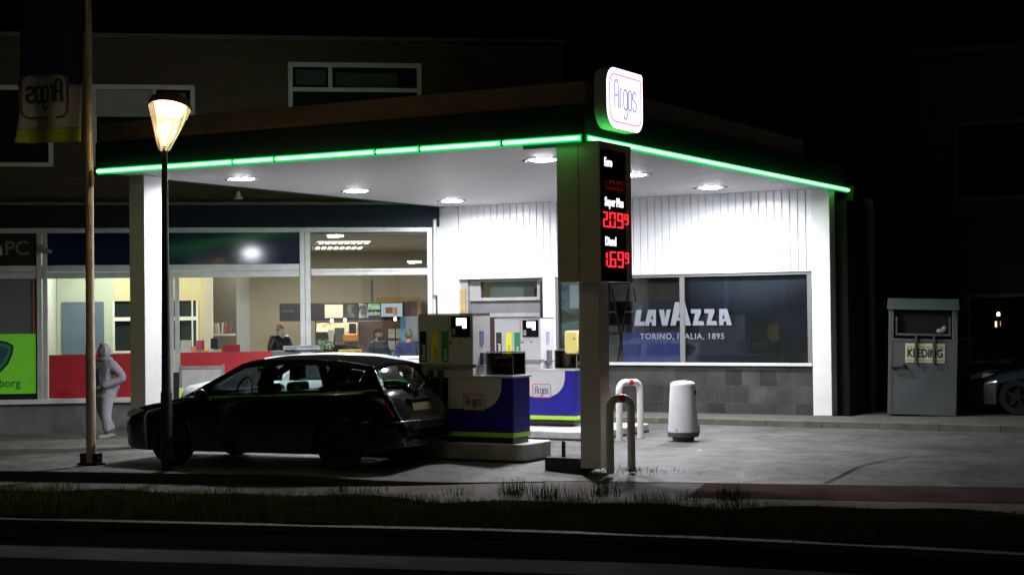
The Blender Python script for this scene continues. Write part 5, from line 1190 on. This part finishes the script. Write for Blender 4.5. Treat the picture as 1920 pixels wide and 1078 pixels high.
# ================================================================== PEOPLE
def skin_mesh(nodes, edges, root, sub_=2):
    me = bpy.data.meshes.new('sk'); names = list(nodes); idx = {k: i for i, k in enumerate(names)}
    me.from_pydata([nodes[k][0] for k in names], [(idx[a], idx[b_]) for a, b_ in edges], [])
    o_ = bpy.data.objects.new('sk', me); COL.objects.link(o_)
    md = o_.modifiers.new('s', 'SKIN'); md.use_smooth_shade = True
    for k in names: v = me.skin_vertices[0].data[idx[k]]; r_ = nodes[k][1]; v.radius = r_ if isinstance(r_, tuple) else (r_, r_); v.use_root = (k == root)
    su = o_.modifiers.new('u', 'SUBSURF'); su.levels = sub_; su.render_levels = sub_
    dg = bpy.context.evaluated_depsgraph_get(); dg.update(); m2 = bpy.data.meshes.new_from_object(o_.evaluated_get(dg))
    mb = MB(); mb.add([v.co[:] for v in m2.vertices], [list(p.vertices) for p in m2.polygons])
    bpy.data.objects.remove(o_); bpy.data.meshes.remove(me); bpy.data.meshes.remove(m2); return mb
def person(lb, loc, rz, top_m, leg_m, skin_m, hair_m, pose, sc=1.0, hood=False, beard=False, bald=False, headturn=0, jacket_open=False, shoes_m=None):
    # faces -y
    J = {'pel': (0, 0, .96), 'spi': (0, 0, 1.12), 'che': (0, -.01, 1.32), 'nec': (0, 0, 1.49), 'hed': (0, -.015, 1.60),
         'shL': (.18, 0, 1.42), 'shR': (-.18, 0, 1.42), 'hiL': (.09, 0, .92), 'hiR': (-.09, 0, .92)}
    J.update(pose)
    arms = {}
    for s_, k in ((1, 'L'), (-1, 'R')):
        J.setdefault('el'+k, (s_*.25, .03, 1.15)); J.setdefault('wr'+k, (s_*.24, -.08, .92)); J.setdefault('kn'+k, (s_*.10, -.01, .50)); J.setdefault('an'+k, (s_*.10, .03, .08))
    J['toL'] = tuple(Vector(J['anL'])+Vector((.02, -.15, -.045))); J['toR'] = tuple(Vector(J['anR'])+Vector((-.02, -.15, -.045)))
    rad = {'pel': (.13, .10), 'spi': (.12, .09), 'che': (.145, .10), 'nec': .055, 'hed': .07, 'shL': .055, 'shR': .055, 'elL': .042, 'elR': .042, 'wrL': .028, 'wrR': .028,
           'hiL': .085, 'hiR': .085, 'knL': .055, 'knR': .055, 'anL': .038, 'anR': .038, 'toL': .035, 'toR': .035}
    E_ = [('pel', 'spi'), ('spi', 'che'), ('che', 'nec'), ('nec', 'hed'), ('che', 'shL'), ('shL', 'elL'), ('elL', 'wrL'), ('che', 'shR'), ('shR', 'elR'), ('elR', 'wrR'),
          ('pel', 'hiL'), ('hiL', 'knL'), ('knL', 'anL'), ('anL', 'toL'), ('pel', 'hiR'), ('hiR', 'knR'), ('knR', 'anR'), ('anR', 'toR')]
    nodes = {k: (J[k], rad[k]) for k in rad}; ee = list(E_)
    for k, s_ in (('L', 1), ('R', -1)):
        w_ = Vector(J['wr'+k]); el_ = Vector(J['el'+k]); d = (w_-el_).normalized(); sd_ = d.orthogonal().normalized(); nn_ = d.cross(sd_)
        nodes['pa'+k] = (tuple(w_+d*.06), (.036, .018)); ee.append(('wr'+k, 'pa'+k))
    body = skin_mesh(nodes, ee, 'pel')
    for k, s_ in (('L', 1), ('R', -1)):      # fingers and thumb
        w_ = Vector(J['wr'+k]); d = (w_-Vector(J['el'+k])).normalized(); a_ = d.cross(Vector((0, 1, 0))).normalized() if abs(d.y) < .9 else Vector((1, 0, 0)); c_ = d.cross(a_).normalized()
        for i, ln in enumerate((.065, .075, .07, .055)):
            p0 = w_+d*.085+a_*(-.027+.018*i); body.tube([p0, p0+d*ln*.5+c_*.008, p0+d*ln+c_*.03], [.009, .008, .006], 8)
        p0 = w_+d*.045-a_*.03; body.tube([p0, p0+d*.03-a_*.025, p0+d*.055-a_*.03], [.011, .010, .007], 8)
    hx, hy, hz = J['hed'][0], J['hed'][1], J['hed'][2]+.05
    T = Matrix.Rotation(headturn, 4, 'Z')
    def hp(v): q = T @ Vector(v); return (hx+q.x, hy+q.y, hz+q.z)
    def hf(dv_, p):
        q = Vector((p.x, p.y, p.z))
        if q.z < 0: q.x *= 1-.25*(-q.z/.12); 
        if q.y < -.05: q.y *= .97
        return q
    hd = MB().ell((0, 0, 0), .076, .096, .118, 20, 14, hf); hd.ell((0, -.10, -.012), .013, .022, .026, 8, 6).ell((.08, .01, -.01), .012, .02, .03, 8, 6).ell((-.08, .01, -.01), .012, .02, .03, 8, 6)
    hd.v = [hp(v) for v in hd.v]; body.add(hd.v, hd.f)
    root = build('person', body, skin_m, smooth=True); root.location = loc; root.rotation_euler = (0, 0, rz); root.scale = (sc, sc, sc)
    tag(root, lb, 'person')
    if hood: root.scale = (sc*1.12, sc*1.18, sc)
    ey = MB()
    for s_ in (-1, 1): ey.ell((s_*.03, -.088, .012), .012, .008, .007, 8, 6)
    ey.ell((0, -.092, -.055), .022, .008, .005, 8, 6); ey.v = [hp(v) for v in ey.v]; build('eyes_and_mouth', ey, BLACK, root, smooth=True)
    g = .022
    tn = {'pel': (tuple(Vector(J['pel'])-Vector((0, 0, .06))), (.19, .15)), 'spi': (J['spi'], (.185, .15)), 'che': (J['che'], (.19, .145)), 'nec': (tuple(Vector(J['nec'])-Vector((0, 0, .02))), .085)}
    for k in 'LR': tn['sh'+k] = (J['sh'+k], .10); tn['el'+k] = (J['el'+k], .085); tn['wr'+k] = (J['wr'+k], .06)
    if hood:
        for k in 'LR': tn['wr'+k] = (tuple(Vector(J['wr'+k])+(Vector(J['wr'+k])-Vector(J['el'+k])).normalized()*.09), .075)
    te = [('pel', 'spi'), ('spi', 'che'), ('che', 'nec')]+[e for k in 'LR' for e in (('che', 'sh'+k), ('sh'+k, 'el'+k), ('el'+k, 'wr'+k))]
    build('hoodie' if hood else 'jacket', skin_mesh(tn, te, 'pel'), top_m, root, smooth=True)
    ln = {'pel': (J['pel'], (.16, .13))}
    for k in 'LR': ln['hi'+k] = (J['hi'+k], .125); ln['kn'+k] = (J['kn'+k], .10); ln['an'+k] = (tuple(Vector(J['an'+k])+Vector((0, 0, .04))), .07)
    build('trousers', skin_mesh(ln, [e for k in 'LR' for e in (('pel', 'hi'+k), ('hi'+k, 'kn'+k), ('kn'+k, 'an'+k))], 'pel'), leg_m, root, smooth=True)
    for k in 'LR':
        a_ = Vector(J['an'+k]); build('shoe', MB().ell((a_.x, a_.y-.07, .045), .052, .14, .05, 12, 8, lambda d_, p: Vector((p.x, p.y, max(p.z, .002)))), shoes_m or BLACK, root, smooth=True)
    if hood:
        def hq(dv_, p): return Vector((p.x, p.y if dv_.y > -.45 else p.y*.45+.0, p.z))
        hm = MB().ell((0, .02, .02), .115, .13, .155, 20, 14, hq); hm.v = [hp(v) for v in hm.v]; build('hood', hm, top_m, root, smooth=True)
        hm = MB().ell((0, .05, -.14), .17, .12, .075, 18, 10); hm.v = [hp(v) for v in hm.v]; build('hood_collar', hm, top_m, root, smooth=True)
        build('hem_band', MB().lathe([(.001, 0), (.20, 0), (.205, .03), (.20, .06), (.001, .06)], 24, (0, 0, 0)).xf(Matrix.Translation((0, 0, .80)) @ Matrix.Diagonal((1, .82, 1, 1))), top_m, root, smooth=True)
        build('zip', MB().box(-.006, .006, -.155, -.14, 1.02, 1.36), BLACK, root)
    elif not bald:
        def hr_(dv_, p): return Vector((p.x, p.y+.012, p.z+.012)) if (dv_.z > .05 or dv_.y > .2) else Vector((p.x*.8, p.y*.8, p.z*.8))
        hm = MB().ell((0, 0, 0), .083, .102, .122, 20, 14, hr_); hm.v = [hp(v) for v in hm.v]; build('hair', hm, hair_m, root, smooth=True)
    else:
        hm = MB().ell((0, .045, -.01), .083, .065, .075, 14, 10); hm.v = [hp(v) for v in hm.v]; build('hair', hm, hair_m, root, smooth=True)
    if beard:
        bm_ = MB().ell((0, -.05, -.11 if beard == 2 else -.10), .078 if beard == 2 else .062, .075, .12 if beard == 2 else .055, 16, 10); bm_.v = [hp(v) for v in bm_.v]; build('beard', bm_, hair_m, root, smooth=True)
    if not hood:
        hm = MB().ell((0, .09, -.12), .11, .08, .06, 14, 8); hm.v = [hp(v) for v in hm.v]
    return root
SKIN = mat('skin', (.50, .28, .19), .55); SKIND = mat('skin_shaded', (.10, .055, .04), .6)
GREYT = mat('grey_tracksuit', (.22, .22, .245), .9, var=.18, vscale=5, bump=.9, bscale=9)
PF = Vector((-12.14, 4.31, -.25)); PF = at(198, 822, PF, (0, 0, 1))
person('person in a pale grey hooded tracksuit with hands in pockets, standing by the flagpole', PF, R(-6), GREYT, mat('grey_sweatpants', (.24, .24, .265), .9, var=.2, vscale=5, bump=.8, bscale=9), SKIND, BLACK,
       {'elL': (.36, .10, 1.15), 'wrL': (.17, -.12, 1.03), 'elR': (-.28, .08, 1.16), 'wrR': (-.16, -.12, 1.02), 'knL': (.10, -.08, .50), 'anL': (.12, -.06, .08), 'knR': (-.07, .0, .50), 'anR': (-.07, .20, .10), 'hed': (0, -.05, 1.60), 'nec': (0, -.02, 1.49)}, .98, hood=True, headturn=R(-8), shoes_m=mat('grey_shoes', (.16, .16, .18), .6))
DARKJ = mat('dark_jacket', (.035, .035, .042), .8, bump=.5, bscale=12); NAVJ = mat('navy_jacket', (.035, .045, .13), .8, bump=.5, bscale=12); JEANS = mat('dark_jeans', (.03, .035, .06), .9)
def fperson(px, py_top, d, h): s_, z_ = fc(px, py_top, d); return fworld(s_, d, z_-h)
person('bald person with a long white beard in black, seated behind the pale grey counter', fperson(524, 608, 2.0, 1.70), FROT+R(35), BLACK, JEANS, SKIN, mat('white_beard', (.62, .62, .60), .9),
       {'elL': (.27, -.02, 1.16), 'wrL': (.16, -.26, 1.12), 'elR': (-.27, -.02, 1.16), 'wrR': (-.14, -.26, 1.12)}, .98, beard=2, bald=True, headturn=R(10))
person('bearded person in a thick black jacket standing at the shop counter', fperson(708, 622, 1.9, 1.70), FROT+R(35), DARKJ, JEANS, SKIN, mat('brown_hair', (.05, .03, .02), .8),
       {'elL': (.28, -.02, 1.16), 'wrL': (.2, -.2, 1.05)}, 1.0, beard=1, headturn=R(15))
person('person in a navy hooded coat seen from behind beside the white banner', fperson(766, 625, 1.2, 1.70), FROT+R(165), NAVJ, JEANS, SKIN, mat('grey_brown_hair', (.20, .16, .13), .9), {}, 1.02)
